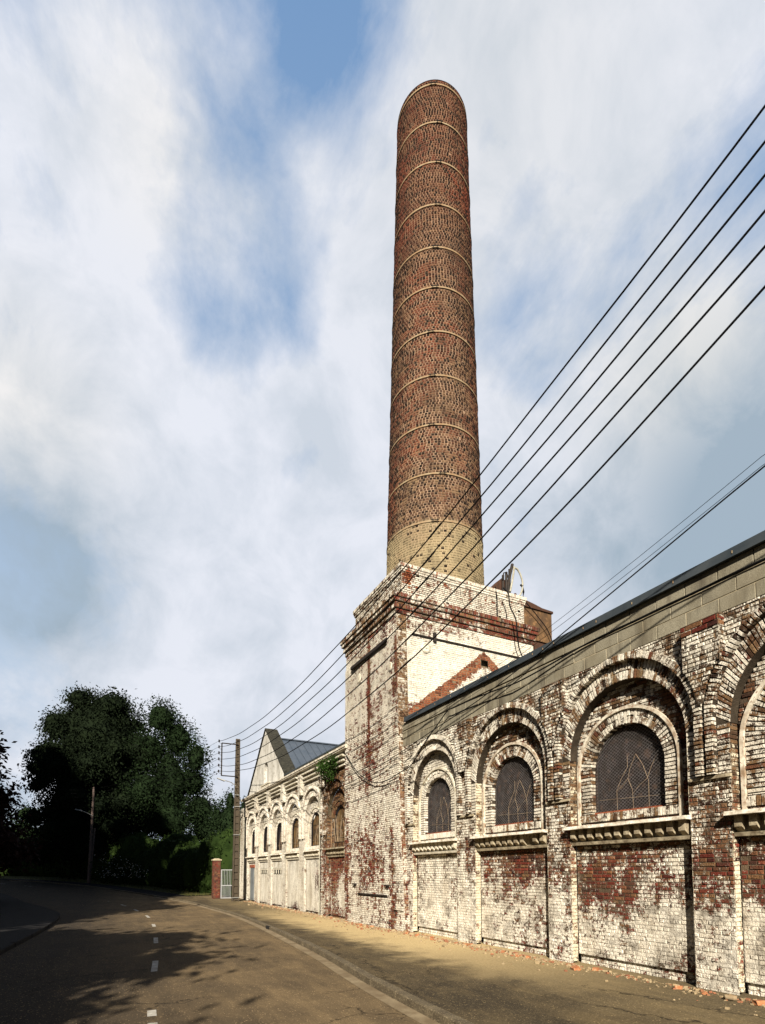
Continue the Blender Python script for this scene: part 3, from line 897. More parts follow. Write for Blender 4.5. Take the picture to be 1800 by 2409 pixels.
def bay(parent, fr, S, rnd, mats, near=True):
    """one arched bay. S: uc, hw, zl (ledge), zs (spring), Rh/vh (hood), wu/ww/w0/ws (window), r3 (outer radius of the window ring), dp, dl, z0"""
    uc, hw, zl, zs = S['uc'], S['hw'], S['zl'], S['zs']
    dp, dl = S['dp'], S['dl']; ha = S.get('ha', hw)
    WALL, RING, REC, JM = mats
    j = .016
    # hood mould
    mb = MB(); ring(mb, fr, uc, S['vh'], S['Rh'], S['Rh'] + S['th'], 0, S.get('hd', .10), rnd, t=.062, legs=S['zf'], jit=.006)
    mb.build('arch_hood', RING, parent)
    # voussoirs between opening and hood: two courses of headers following both curves
    mb = MB()
    n = int(pi * (ha + .14) / .062)
    for i in range(n):
        ta, tb = pi * i / n, pi * (i + 1) / n
        def IN(t_): return (uc + ha * cos(t_), zs + ha * sin(t_))
        def OUT(t_): return (uc + S['Rh'] * cos(t_), S['vh'] + S['Rh'] * sin(t_))
        A = [IN(ta), OUT(ta), OUT(tb), IN(tb)]
        mb.hexa([fr.p(*q, -.022) for q in A], [fr.p(*q, -dp) for q in A], 1)
        ja = j * .5 / ha
        for (f0, f1) in ([(0, 1)] if rnd.random() < .4 else [(0, .48), (.52, 1)]):
            def LL(t_, f): a, b_ = IN(t_), OUT(t_); return (a[0] + (b_[0] - a[0]) * f, a[1] + (b_[1] - a[1]) * f)
            brick(mb, fr, [LL(ta + ja, f0), LL(ta + ja, f1), LL(tb - ja, f1), LL(tb - ja, f0)], -dp, rnd.gauss(.002, .004), back=(f0 == 0))
    v = max(zs, S['vh'])
    # straight side pieces between the feet of the two curves
    v = zs
    while v > S['zf'] + .01:
        vb = max(v - .075, S['zf'])
        for sg in (-1, 1):
            ua, ub = sorted((uc + sg * ha, uc + sg * S['Rh']))
            mb.face([fr.p(ua, vb, -.009), fr.p(ub, vb, -.009), fr.p(ub, v, -.009), fr.p(ua, v, -.009)], 1)
            brick(mb, fr, [(ua + .004, vb + j / 2), (ub - .004, vb + j / 2), (ub - .004, v - j / 2), (ua + .004, v - j / 2)], -.009, rnd.gauss(0, .004))
        v = vb
    if S['vh'] > zs:
        for sg in (-1, 1):
            a = uc + sg * ha; b_ = uc + sg * S['Rh']
            ua, ub = sorted((a, b_))
            mb.face([fr.p(ua, zs - .01, -.008), fr.p(ub, zs - .01, -.008), fr.p(ub, S['vh'], -.008), fr.p(ua, S['vh'], -.008)], 1)
    mb.build('arch_ring', RING, parent)
    # recessed wall with the window opening, window ring and moulding
    wu, ww, w0, ws, r3 = S['wu'], S['ww'], S['w0'], S['ws'], S['r3']
    v3 = ws + .03
    def iv(v):
        h = arch_half(v, ha, zs)
        if h <= 0: return []
        sp = [(uc - h, uc + h)]
        hr = arch_half(v, r3 - .01, v3)
        if v > w0 - .15 and hr > 0: sp = subtract(sp, [(wu - hr, wu + hr)])
        return sp
    mb = MB(); fr2 = Frame(fr.p(0, 0, -dp), fr.U, fr.N)
    courses(mb, fr2, zl, zs + ha, iv, rnd, bond='stretch')
    mb.build('recess_wall', REC, parent)
    # sill of bricks on edge below the window
    mb = MB()
    u = wu - r3 - .03
    while u < wu + r3 + .03:
        brick(mb, fr2, [(u + .005, w0 - .15), (u + .06, w0 - .15), (u + .06, w0 - .008), (u + .005, w0 - .008)], 0, .035 + rnd.gauss(0, .004), back=True)
        u += .068
    mb.face([fr2.p(wu - r3 - .03, w0 - .15, .02), fr2.p(wu + r3 + .04, w0 - .15, .02), fr2.p(wu + r3 + .04, w0 - .012, .02), fr2.p(wu - r3 - .03, w0 - .012, .02)], 1)
    mb.face([fr2.p(wu - r3 - .03, w0 - .014, -.2), fr2.p(wu + r3 + .04, w0 - .014, -.2), fr2.p(wu + r3 + .04, w0 - .014, .024), fr2.p(wu - r3 - .03, w0 - .014, .024)], 1)
    mb.build('brick_sill', RING, parent)
    mb = MB(); ring(mb, fr2, wu, v3, ww, r3, -S['wd'], .012, rnd, t=.066, legs=w0, two=True, jit=.005)
    mb.build('window_arch', RING, parent)
    mo = MB()
    n = 40
    for i in range(n):
        ta, tb = pi * i / n, pi * (i + 1) / n
        A = [(wu + r * cos(t_), v3 + r * sin(t_)) for r, t_ in ((r3, ta), (r3 + .055, ta), (r3 + .055, tb), (r3, tb))]
        mo.hexa([fr2.p(*q, .045) for q in A], [fr2.p(*q, -.01) for q in A])
    for sg in (-1, 1):
        a, b_ = sorted((wu + sg * r3, wu + sg * (r3 + .055)))
        A = [(a, zl - .03), (b_, zl - .03), (b_, v3), (a, v3)]
        mo.hexa([fr2.p(*q, .045) for q in A], [fr2.p(*q, -.01) for q in A])
    mo.build('moulding', S.get('mould', M_MOULD), parent)
    make_window(parent, fr, wu, ww, w0, ws + .03, -dp, S['wd'], S.get('glass', M_GLASS), near)
    # jambs of the recess (far jamb faces the camera)
    for sg in (-1, 1):
        mb = MB()
        jf = Frame(fr.p(uc - sg * hw * -1 if False else uc + sg * hw, 0, 0), tuple(-fr.N), tuple(-fr.U * sg))
        # u runs into the wall
        courses(mb, jf, S['z0'], zl, lambda v: [(.0, dl if v < zl - .35 else dp)], rnd, L=.24, bond='stretch', jit=.002)
        jf = Frame(fr.p(uc + sg * ha, 0, 0), tuple(-fr.N), tuple(-fr.U * sg))
        courses(mb, jf, zl, zs, lambda v: [(.0, dp)], rnd, L=.24, bond='stretch', jit=.002)
        mb.build('jamb', JM, parent)
    # ledge and brackets
    lb = MB()
    N_ = 10
    e = [rnd.uniform(-.006, .006) for _ in range(N_ + 1)]; e2 = [rnd.uniform(-.004, .004) for _ in range(N_ + 1)]
    a, b_ = uc - hw - .03, uc + hw + .03
    for i in range(N_):
        u0, u1 = a + (b_ - a) * i / N_, a + (b_ - a) * (i + 1) / N_
        lb.hexa([fr.p(u0, zl - .055 + e2[i], S['lp'] + e[i]), fr.p(u1, zl - .055 + e2[i + 1], S['lp'] + e[i + 1]), fr.p(u1, zl + e2[i + 1] * .6, S['lp'] - .01 + e[i + 1]), fr.p(u0, zl + e2[i] * .6, S['lp'] - .01 + e[i])],
                [fr.p(u0, zl - .055, -dp - .01), fr.p(u1, zl - .055, -dp - .01), fr.p(u1, zl + .02, -dp - .01), fr.p(u0, zl + .02, -dp - .01)])
    led = lb.build('sill_ledge', S.get('ledgem', M_STONE), parent)
    db = MB()
    nd = int(round((2 * hw - .1) / S['ds']))
    zt, zb = zl - .056, zl - .29
    aa, bb = uc - hw + .005, uc + hw - .005
    db.hexa([fr.p(aa, zl - .30, -.06), fr.p(bb, zl - .30, -.06), fr.p(bb, zl - .055, -.06), fr.p(aa, zl - .055, -.06)],
            [fr.p(aa, zl - .30, -dl - .01), fr.p(bb, zl - .30, -dl - .01), fr.p(bb, zl - .055, -dl - .01), fr.p(aa, zl - .055, -dl - .01)])
    for i in range(nd):
        u = aa + (bb - aa) * (i + .5) / nd; w = (bb - aa) / nd * .26
        x = rnd.uniform(-.006, .006)
        if near and rnd.random() < .04: continue
        # a cog: square face above, chamfered below
        A = [(u - w, zb + .075), (u + w, zb + .075), (u + w, zt), (u - w, zt)]
        db.hexa([fr.p(*q, S['lp'] - .10 + x) for q in A], [fr.p(*q, -dl - .005) for q in A])
        db.hexa([fr.p(u - w, zb, -.06), fr.p(u + w, zb, -.06), fr.p(u + w, zb + .075, S['lp'] - .10 + x), fr.p(u - w, zb + .075, S['lp'] - .10 + x)],
                [fr.p(u - w, zb, -dl - .005), fr.p(u + w, zb, -dl - .005), fr.p(u + w, zb + .075, -dl - .005), fr.p(u - w, zb + .075, -dl - .005)])
    db.hexa([fr.p(aa, zb - .055, -.03), fr.p(bb, zb - .055, -.03), fr.p(bb, zb, -.015), fr.p(aa, zb, -.015)],
            [fr.p(aa, zb - .055, -dl - .01), fr.p(bb, zb - .055, -dl - .01), fr.p(bb, zb, -dl - .01), fr.p(aa, zb, -dl - .01)])
    db.build('dentil_course', S.get('dentm', M_DENT), parent)
    # lower panel and its foot
    mb = MB(); fr3 = Frame(fr.p(0, 0, -dl), fr.U, fr.N)
    courses(mb, fr3, S['z0'] + .14, zb - .05, lambda v: [(uc - hw, uc + hw)], rnd, rf=lambda v: .0055 + .006 * min(max((v - 1.0) / .9, 0), 1))
    fr4 = Frame(fr.p(0, 0, -dl - .045), fr.U, fr.N)
    courses(mb, fr4, S['z0'] - .1, S['z0'] + .14, lambda v: [(uc - hw, uc + hw)], rnd)
    mb.build('panel', WALL, parent)


# ------------------------------------------------------------------ near wing
wing = empty('brick_factory_wing', (FX, 9, 0), 'long near factory wing of flaking whitewashed brick with big round arches, concrete blocks on top', 'factory building')
FR = Frame((FX, 0, 0), (0, 1, 0), (-1, 0, 0))
bays = [12.42, 9.43, 6.42, 3.42, .42, -2.58]
HW, ZL, ZS = 1.19, 2.50, 3.76
RH, VH, TH = 1.38, 3.87, .115
ZTOP = 5.385
Y0, Y1 = -4.3, 14.4


BP = [(12.50, 1.10, 3.86, 1.25, 3.97, .665, 1.08), (9.44, 1.18, 3.78, 1.33, 3.90, .71, 1.15)] + [(c + .03, HW, 3.77, 1.36, 3.89, .75, 1.17) for c in bays[2:]]
bays[0], bays[1] = 12.50, 9.44


def iv_main(v):
    cuts = []
    for (c, HW_, ZS_, RH_, VH_, _, HA_) in BP:
        h = HW_ if v < ZL else arch_half(v, HA_, ZS_)
        r = h
        if v > 3.05:
            rr = arch_half(v, RH_, VH_)
            r = max(h, rr)
        cuts.append((c - r, c + r))
    return subtract([(Y0, Y1)], cuts)


RF = lambda v: .0055 + .006 * min(max((v - .9) / 1.2, 0), 1)
mb = MB(); courses(mb, FR, 0.0 - .072, ZTOP, iv_main, random.Random(1), jit=.004, rf=RF)
mb.build('wall', NEAR, wing)
# thin string course under the hood feet on every pier
piers = [(bays[i] + bays[i + 1]) / 2 for i in range(len(bays) - 1)] + [13.78]
for c in piers:
    mb = MB(); mb.box(FX - .04, FX + .01, c - .30, c + .30, 3.0, 3.045); mb.build('string_course', M_DENT, wing)
# upper pilasters between the arches
for c in piers[:-1]:
    rnd = random.Random(int(c * 100))
    fr = Frame((FX - .14, 0, 0), (0, 1, 0), (-1, 0, 0))
    def ivp(v, c=c):
        s = [(c - .29, c + .29)]
        cuts = []
        for (b_, _h, _z, RH_, VH_, _, _a) in BP:
            rr = arch_half(v, RH_ + TH - .01, VH_) if abs(b_ - c) < 2 else 0
            cuts.append((b_ - rr, b_ + rr))
        return subtract(s, cuts)
    mb = MB(); courses(mb, fr, 4.1, ZTOP - .06, ivp, rnd, jit=.004)
    for sg in (-1, 1):
        fs = Frame((FX - .14, c + sg * .29, 0), (1, 0, 0), (0, sg, 0))
        courses(mb, fs, 4.64, ZTOP - .06, lambda v: [(0, .14)], rnd, bond='stretch', L=.24, jit=.002)
    # mortar cap
    mb.hexa([(FX - .145, c - .295, ZTOP - .06), (FX + .02, c - .295, ZTOP - .06), (FX + .02, c + .295, ZTOP - .06), (FX - .145, c + .295, ZTOP - .06)],
            [(FX - .06, c - .24, ZTOP - .0), (FX + .02, c - .24, ZTOP + .02), (FX + .02, c + .24, ZTOP + .02), (FX - .06, c + .24, ZTOP - .0)], 1)
    mb.build('pilaster', NEAR, wing)
    if abs(c - 4.92) < .01:
        mb = MB(); fr = Frame((FX - .155, 0, 0), (0, 1, 0), (-1, 0, 0))
        courses(mb, fr, 5.17, 5.33, lambda v: [(c - .29, c + .29)], rnd, h=.08, L=.24, bond='stretch')
        fs = Frame((FX - .155, c - .29, 0), (1, 0, 0), (0, -1, 0))
        courses(mb, fs, 5.17, 5.33, lambda v: [(0, .155)], rnd, h=.08, L=.24, bond='stretch')
        mb.face([(FX - .154, c - .288, 5.33), (FX, c - .288, 5.33), (FX, c + .29, 5.33), (FX - .154, c + .29, 5.33)], 1)
        mb.build('brick_cap', REDB, wing)
for i, c in enumerate(bays):
    c = BP[i][0]
    S = dict(uc=c, hw=BP[i][1], ha=BP[i][6], zl=ZL, zs=BP[i][2], Rh=BP[i][3], vh=BP[i][4], th=TH, zf=3.05, wu=c + .08, ww=BP[i][5], w0=2.72, ws=4.20 - BP[i][5], r3=BP[i][5] + (.25 if i else .22), dp=.19, dl=.15, z0=0., wd=.13, lp=.15, ds=.187)
    if i == 0:
        S['mould'] = M_DENTW; S['dentm'] = M_DENTW
    bay(wing, FR, S, random.Random(50 + i), (NEAR, NEARW, NEARI, JAMB))
# concrete block parapet, three courses, open joint under the top one
mb = MB()
rnd = random.Random(5)
for k, (za, zb_) in enumerate(((ZTOP, 5.605), (5.612, 5.835), (5.860, 6.075))):
    u = Y0 - (.25 if k % 2 else 0)
    while u < Y1:
        a, b_ = max(u, Y0), min(u + .5, Y1)
        if b_ - a > .03:
            brick(mb, FR, [(a + .006, za + .004), (b_ - .006, za + .004), (b_ - .006, zb_ - .004), (a + .006, zb_ - .004)], -.05, rnd.gauss(0 + (.012 if k == 2 else 0), .002), c=.004, cd=.006, back=True)
        u += .5
mb.face([FR.p(Y0, ZTOP, -.008), FR.p(Y1, ZTOP, -.008), FR.p(Y1, 5.84, -.008), FR.p(Y0, 5.84, -.008)], 1)
mb.face([FR.p(Y0, 5.84, -.06), FR.p(Y1, 5.84, -.06), FR.p(Y1, 6.09, -.006), FR.p(Y0, 6.09, -.006)], 1)
mb.build('block_parapet', [M_BLOCK, M_BMORT], wing)
mb = MB()
mb.box(FX - .07, FX + .02, Y0, Y1 - .42, 6.085, 6.215)
mb.box(FX - .085, FX - .07, Y0, Y1 - .42, 6.075, 6.10)
mb.build('fascia', M_SLATE, wing)
y = Y0 + .3
while y < Y1 - .6:
    mb = MB(); mb.box(FX - .078, FX - .0702, y, y + .012, 6.125, 6.165)
    mb.build('fascia_clip', M_IRON, wing)
    y += rnd.choice([.62, .9, .3, .75])
mb = MB()
mb.box(FX + .02, 15.0, Y0, Y1 - .4, 6.08, 6.14)
mb.build('roof', M_GREY, wing)
mb = MB()
mb.box(FX + .35, 15.0, Y0, Y0 + .2, -.2, 6.08); mb.box(14.8, 15.0, Y0 + .2, Y1, -.2, 6.08)
mb.box(FX + .352, 14.8, Y0 + .2, Y1 - .4, -.2, .0)
mb.build('rear_wall', M_RENDER, wing)

# ------------------------------------------------------------------ tower and chimney
def twarp(p):
    x, y, z = p
    pts = [(-1, -.27), (0, -.22), (1.3, -.10), (2.9, .05), (9, .30), (12, .30)]
    for (a, va), (b_, vb) in zip(pts, pts[1:]):
        if z <= b_ or b_ == 12:
            d = va + (vb - va) * min(max((z - a) / (b_ - a), 0), 1); break
    k = min(max((18.2 - y) / 4.2, 0), 1.2)
    return (x, y + d * k, z)


TX0, TX1, TY0, TY1 = 7.65, 13.05, 14.0, 18.2
tower = empty('chimney_base_tower', (10.35, 16.3, 0), 'square whitewashed brick tower with red corbelled cornice that carries the tall chimney', 'tower')
rnd = random.Random(77)
FT = Frame((TX0, 0, 0), (0, 1, 0), (-1, 0, 0))
FS = Frame((0, TY0, 0), (1, 0, 0), (0, -1, 0))
mb = MB(); courses(mb, FT, -.15, 9.55, lambda v: subtract([(TY0, TY1)], [(15.02, 17.06)] if .86 < v < .93 else []), rnd)
mb.face([(TX0 + .05, 14.9, .8), (TX0 + .05, 17.2, .8), (TX0 + .05, 17.2, 1.), (TX0 + .05, 14.9, 1.)], 1)
mb.build('front_wall', TOWF, tower, warp=twarp)
mb = MB(); courses(mb, FS, -.15, 9.55, lambda v: subtract([(TX0 + .36, TX1)], [(10.80, 11.08)] if 8.35 < v < 8.65 else []) if v > 5.9 else [], rnd, rf=lambda v: .009)
mb.box(10.7, 11.2, TY0 + .2, TY0 + .25, 8.2, 8.8, 1)
mb.build('side_wall', TOWS, tower, warp=twarp)
mb = MB(); courses(mb, FS, -.15, 9.55, lambda v: [(TX0 + .004, TX0 + .356)], rnd)
mb.build('corner_quoin', TOWQ, tower, warp=twarp)
# slightly proud corner piers and panels on the front
mb = MB()
fp = Frame((TX0 - .035, 0, 0), (0, 1, 0), (-1, 0, 0))
courses(mb, fp, .55, 9.0, lambda v: [(TY0 + .003, TY0 + .62), (TY1 - .55, TY1 - .003)], rnd)
mb.build('corner_pier', TOWF, tower, warp=twarp)
mb = MB()
mb.box(TX1 - .02, TX1, TY0 + .01, TY1, -.2, 9.55); mb.box(TX0 + .01, TX1 - .02, TY1 - .02, TY1, -.2, 9.55)
mb.box(TX0 + .02, TX1 - .02, TY0 + .02, TY1 - .02, 9.3, 9.5)
mb.build('rear_wall', M_RENDER, tower, warp=twarp)
# cornice: corbelled courses, soldier courses between stretcher lines
mb = MB()
z = 9.53
steps = [(.075, .035, 's'), (.075, .03, 's'), (.12, .085, 'v'), (.075, .075, 's'), (.12, .135, 'v'), (.14, .175, 'v')]


def corn_course(mb, mbf, z, h, o, typ):
    x0, x1, y0, y1 = TX0 - o, TX1 + o, TY0 - o, TY1 + o
    w = .078 if typ == 'v' else .22
    fs = Frame((0, y0, 0), (1, 0, 0), (0, -1, 0)); ff = Frame((x0, 0, 0), (0, 1, 0), (-1, 0, 0))
    courses(mb, fs, z, z + h, lambda v: [(x0, x1)], rnd, h=h, L=w, bond='stretch', rec=.010)
    courses(mbf, ff, z, z + h, lambda v: [(y0, y1)], rnd, h=h, L=w, bond='stretch', rec=.010)
    for m_ in (mb,):
        m_.box(x0 + .011, x1 - .011, y0 + .011, y1 - .011, z + .001, z + h - .001, 1)


mbf = MB()
for (h, o, typ) in steps:
    corn_course(mb, mbf, z, h, o, typ); z += h
mb.build('cornice', CORN, tower, warp=twarp); mbf.build('cornice', CORNF, tower, warp=twarp)
ZC = z
# upper parapet block
PX0, PX1, PY0, PY1 = 7.95, 12.85, 14.22, 18.05
mb = MB(); mbf = MB()
fs = Frame((0, PY0, 0), (1, 0, 0), (0, -1, 0)); ff = Frame((PX0, 0, 0), (0, 1, 0), (-1, 0, 0))
courses(mb, fs, ZC, 11.02, lambda v: [(PX0, PX1)], rnd); courses(mbf, ff, ZC, 11.02, lambda v: [(PY0, PY1)], rnd)
zz = 11.02
for (h, o) in ((.07, .03), (.07, .05), (.12, .075)):
    f1 = Frame((0, PY0 - o, 0), (1, 0, 0), (0, -1, 0)); f2 = Frame((PX0 - o, 0, 0), (0, 1, 0), (-1, 0, 0))
    w = .078 if h > .1 else .22
    courses(mb, f1, zz, zz + h, lambda v: [(PX0 - o, PX1 + o)], rnd, h=h, L=w, bond='stretch', rec=.01, drop=.04 if h > .1 else 0)
    courses(mbf, f2, zz, zz + h, lambda v: [(PY0 - o, PY1 + o)], rnd, h=h, L=w, bond='stretch', rec=.01, drop=.08 if h > .1 else 0)
    mb.box(PX0 - o + .011, PX1 + o - .011, PY0 - o + .011, PY1 + o - .011, zz + .001, zz + h - .001, 1)
    zz += h
mb.box(PX0 + .012, PX1 - .012, PY0 + .012, PY1 - .012, ZC + .001, 11.018, 1)
mb.build('parapet', PARA, tower, warp=twarp); mbf.build('parapet', PARAF, tower, warp=twarp)
# tie bars, rosettes, brackets
mb = MB(); mb.box(TX0 - .085, TX0 - .0, 14.55, 17.55, 8.84, 8.94); mb.build('tie_bar', M_DARKIRON, tower, warp=twarp)
mb = MB(); mb.tube([(8.2, TY0 - .03, 8.97), (12.45, TY0 - .03, 8.97)], .028, 6); mb.box(8.95, 9.05, TY0 - .07, TY0, 8.86, 9.16); mb.build('tie_bar', M_DARKIRON, tower, warp=twarp)


def rosette(x, y, z, ax, r=.17):
    mb = MB(); n = 20
    for (ra, rb, da, db_) in ((0, r * .75, .03, .03), (r * .75, r, .045, .02), (0, .035, .06, .05)):
        for i in range(n):
            a, b_ = 2 * pi * i / n, 2 * pi * (i + 1) / n
            q = []
            for (rr, t_, dd) in ((ra, a, da), (rb, a, db_), (rb, b_, db_), (ra, b_, da)):
                if ax == 'y': q.append((x + rr * cos(t_), y - dd, z + rr * sin(t_)))
                else: q.append((x - dd, y + rr * cos(t_), z + rr * sin(t_)))
            mb.face(q)
    return mb.build('anchor_plate', M_DENTW, tower, warp=twarp)


rosette(8.68, TY0, 8.62, 'y'); rosette(11.9, TY0, 8.55, 'y', .14)
rosette(TX0 - .0, 16.9, 8.35, 'x'); rosette(TX0 - .035, 14.35, 7.95, 'x', .14)
for yy in (14.92, 17.3):
    mb = MB(); mb.box(TX0 - .10, TX0, yy - .09, yy + .09, 1.24, 1.29); mb.box(TX0 - .06, TX0, yy - .03, yy + .03, 1.17, 1.24); mb.build('bracket', M_DARKIRON, tower, warp=twarp)
mb = MB(); mb.box(TX0 - .05, TX0, 15.0, 17.06, .93, .975); mb.build('iron_ledge', M_DARKIRON, tower, warp=twarp)

# chimney
CXY = (10.35, 16.38)
ZB0, ZT = 11.1, 30.12
R0, R1 = 1.78, 1.318


def rad_at(z): return R0 + (R1 - R0) * (z - ZB0) / (ZT - ZB0)


chim = empty('factory_chimney', (CXY[0], CXY[1], 11.3), 'tall round tapering brown brick chimney with iron hoops standing on the white tower', 'chimney')
mb = MB(); rnd = random.Random(9)
h = .088; z = ZB0; k = 0
while z < ZT:
    z1 = min(z + h, ZT)
    ra, rb = rad_at(z), rad_at(z1)
    n = 88
    off = (k % 2) * .5 + rnd.uniform(-.3, .3)
    # mortar core
    for i in range(44):
        a, b_ = 2 * pi * i / 44, 2 * pi * (i + 1) / 44
        A = [(CXY[0] + (r - .006) * cos(t_), CXY[1] + (r - .006) * sin(t_), zz_) for r, t_, zz_ in ((ra, a, z), (ra, b_, z), (rb, b_, z1), (rb, a, z1))]
        mb.face(A, 1)
    for i in range(n):
        a = 2 * pi * (i + off) / n; b_ = 2 * pi * (i + 1 + off) / n
        am = (a + b_) / 2
        ja = .009 / ra; jz = .008
        d = rnd.gauss(0.0, .003) + .004
        if rnd.random() < .03: d -= .006
        def P(r, t_, zz_): return (CXY[0] + r * cos(t_), CXY[1] + r * sin(t_), zz_)
        o = len(mb.v)
        mb.v += [P(ra + d, a + ja * 1.6, z + jz + .004), P(ra + d, b_ - ja * 1.6, z + jz + .004), P(rb + d, b_ - ja * 1.6, z1 - jz - .004), P(rb + d, a + ja * 1.6, z1 - jz - .004),
                 P(ra - .008, a + ja, z + jz), P(ra - .008, b_ - ja, z + jz), P(rb - .008, b_ - ja, z1 - jz), P(rb - .008, a + ja, z1 - jz)]
        mb.f.append((o, o + 1, o + 2, o + 3)); mb.mi.append(0)
        for q in range(4):
            r_ = (q + 1) % 4
            mb.f.append((o + 4 + q, o + 4 + r_, o + r_, o + q)); mb.mi.append(0)
    z = z1; k += 1
n = 64
for i in range(n):
    a, b_ = 2 * pi * i / n, 2 * pi * (i + 1) / n
    q = [(r, t_) for r, t_ in ((R1 + .01, a), (R1 + .01, b_), (R1 - .3, b_), (R1 - .3, a))]
    mb.face([(CXY[0] + r * cos(t_), CXY[1] + r * sin(t_), ZT) for r, t_ in q], 1)
    mb.face([(CXY[0] + (R1 - .3) * cos(t_), CXY[1] + (R1 - .3) * sin(t_), zz_) for t_, zz_ in ((a, ZT), (b_, ZT), (b_, ZT - 4), (a, ZT - 4))], 1)
mb.build('shaft', CHIM, chim)
for zb in (29.5, 27.98, 26.41, 24.76, 23.13, 21.63, 19.99, 18.38, 16.62, 14.89, 13.24):
    z = 1.65 + (zb - 1.65) * 1.0205 - .15
    mb = MB(); n = 72
    r = rad_at(z)
    for i in range(n):
        a, b_ = 2 * pi * i / n, 2 * pi * (i + 1) / n
        def P(rr, t_, zz_): return (CXY[0] + rr * cos(t_), CXY[1] + rr * sin(t_), zz_)
        hh = .03
        mb.hexa([P(r + .005, a, z - hh), P(r + .005, b_, z - hh), P(r + .005, b_, z + hh), P(r + .005, a, z + hh)],
                [P(r + .024, a, z - hh), P(r + .024, b_, z - hh), P(r + .018, b_, z + hh), P(r + .018, a, z + hh)], skip=(0, 3, 5))
    hp = mb.build('iron_hoop', M_IRON, chim)
    for ang in (radians(-117 + R.uniform(-9, 9)), radians(60)):
        cl_ = MB(); c, s_ = cos(ang), sin(ang)
        p = Vector((CXY[0] + (r + .06) * c, CXY[1] + (r + .06) * s_, z)); t_ = Vector((-s_, c, 0)); nn = Vector((c, s_, 0))
        for g in (-.07, .07):
            q = p + t_ * g
            cl_.hexa([tuple(q + t_ * a_ + nn * b2 + Vector((0, 0, -.05))) for a_, b2 in ((-.013, -.04), (.013, -.04), (.013, -.01), (-.013, -.01))],
                     [tuple(q + t_ * a_ + nn * b2 + Vector((0, 0, .05))) for a_, b2 in ((-.013, -.04), (.013, -.04), (.013, -.01), (-.013, -.01))])
        cl_.tube([tuple(p - t_ * .13), tuple(p + t_ * .13)], .014, 5)
        cl_.build('hoop_clamp', M_DARKIRON, hp)

def sm(pts, n=6):
    P = [Vector(p) for p in pts]; P = [P[0] * 2 - P[1]] + P + [P[-1] * 2 - P[-2]]; out = [P[1]]
    for i in range(1, len(P) - 2):
        for k in range(1, n + 1):
            t = k / n; a, b_, c, d = P[i - 1], P[i], P[i + 1], P[i + 2]
            out.append(.5 * ((2 * b_) + (c - a) * t + (2 * a - 5 * b_ + 4 * c - d) * t * t + (-a + 3 * b_ - 3 * c + d) * t ** 3))
    return out

# machinery behind the tower parapet
mb = MB()
mb.hexa([(11.4, 15.2, 11.2), (12.72, 15.2, 11.2), (12.66, 15.2, 12.2), (12.45, 15.2, 12.25)], [(11.4, 15.6, 11.2), (12.72, 15.6, 11.2), (12.66, 15.6, 12.2), (12.45, 15.6, 12.25)])
hop = empty('rusty_hopper', (12.4, 15.8, 11.28), 'dark rusty sheet steel hopper behind the tower parapet, right of the chimney foot', 'hopper')
mb.build('hood_plate', M_DRUST, hop)
mb = MB()
for x in (12.40, 12.55, 12.7):
    mb.tube([(x, 15.1, 11.2), (x + .03, 15.1, 12.3 + (x - 12.4))], .045, 6)
mb.build('upright', M_DARKIRON, hop)
mb = MB(); mb.tube([(12.58, 15.05, 11.5), (12.62, 15.05, 11.95), (12.70, 15.05, 12.35), (12.82, 15.05, 12.78)], .055, 8)
mb.tube([(12.38, 15.05, 12.1), (12.42, 15.05, 12.36), (12.55, 15.05, 12.42), (12.64, 15.05, 12.2)], .022, 6)
mb.build('steel_rod', M_DARKIRON, hop)
mb = MB(); mb.tube([(12.66, 15.0, 11.7), (12.76, 15.0, 12.1), (12.84, 15.0, 12.5), (12.86, 15.0, 12.68)], .034, 8)
tag(mb.build('white_hose', M_WHITEPIPE), 'straight stiff white hose rising from the hopper beside the black rod', 'hose', 'hoses on the tower roof')
mb = MB(); mb.tube(sm([(12.86, 15.0, 12.62), (13.0, 15.0, 12.62), (13.16, 15.0, 12.42), (13.24, 15.0, 12.12), (13.18, 15.0, 11.8), (13.0, 15.0, 11.55), (12.88, 15.0, 11.46)]), .032, 8)
tag(mb.build('white_hose', M_WHITEPIPE), 'white hose bent in a wide bow above the right end of the tower parapet', 'hose', 'hoses on the tower roof')
mb = MB(); mb.tube([(13.2, 15.25, 10.95), (13.34, 15.25, 11.3), (13.46, 15.25, 11.7), (13.5, 15.25, 12.0), (13.44, 15.25, 12.2), (13.36, 15.25, 12.25)], .035, 8)
tag(mb.build('black_hose', M_BLACK), 'curved black hose standing above the rusty tank, rightmost of the hoses', 'hose')
mb = MB(); mb.box(12.92, 13.12, 15.2, 15.5, 11.3, 11.5); mb.tube([(12.85, 15.35, 11.45), (13.1, 15.35, 11.75), (13.2, 15.35, 11.9)], .05, 8)
tag(mb.build('pipe_elbow', M_DRUST), 'small rusty pipe fitting on the right end of the tower parapet', 'pipe fitting')

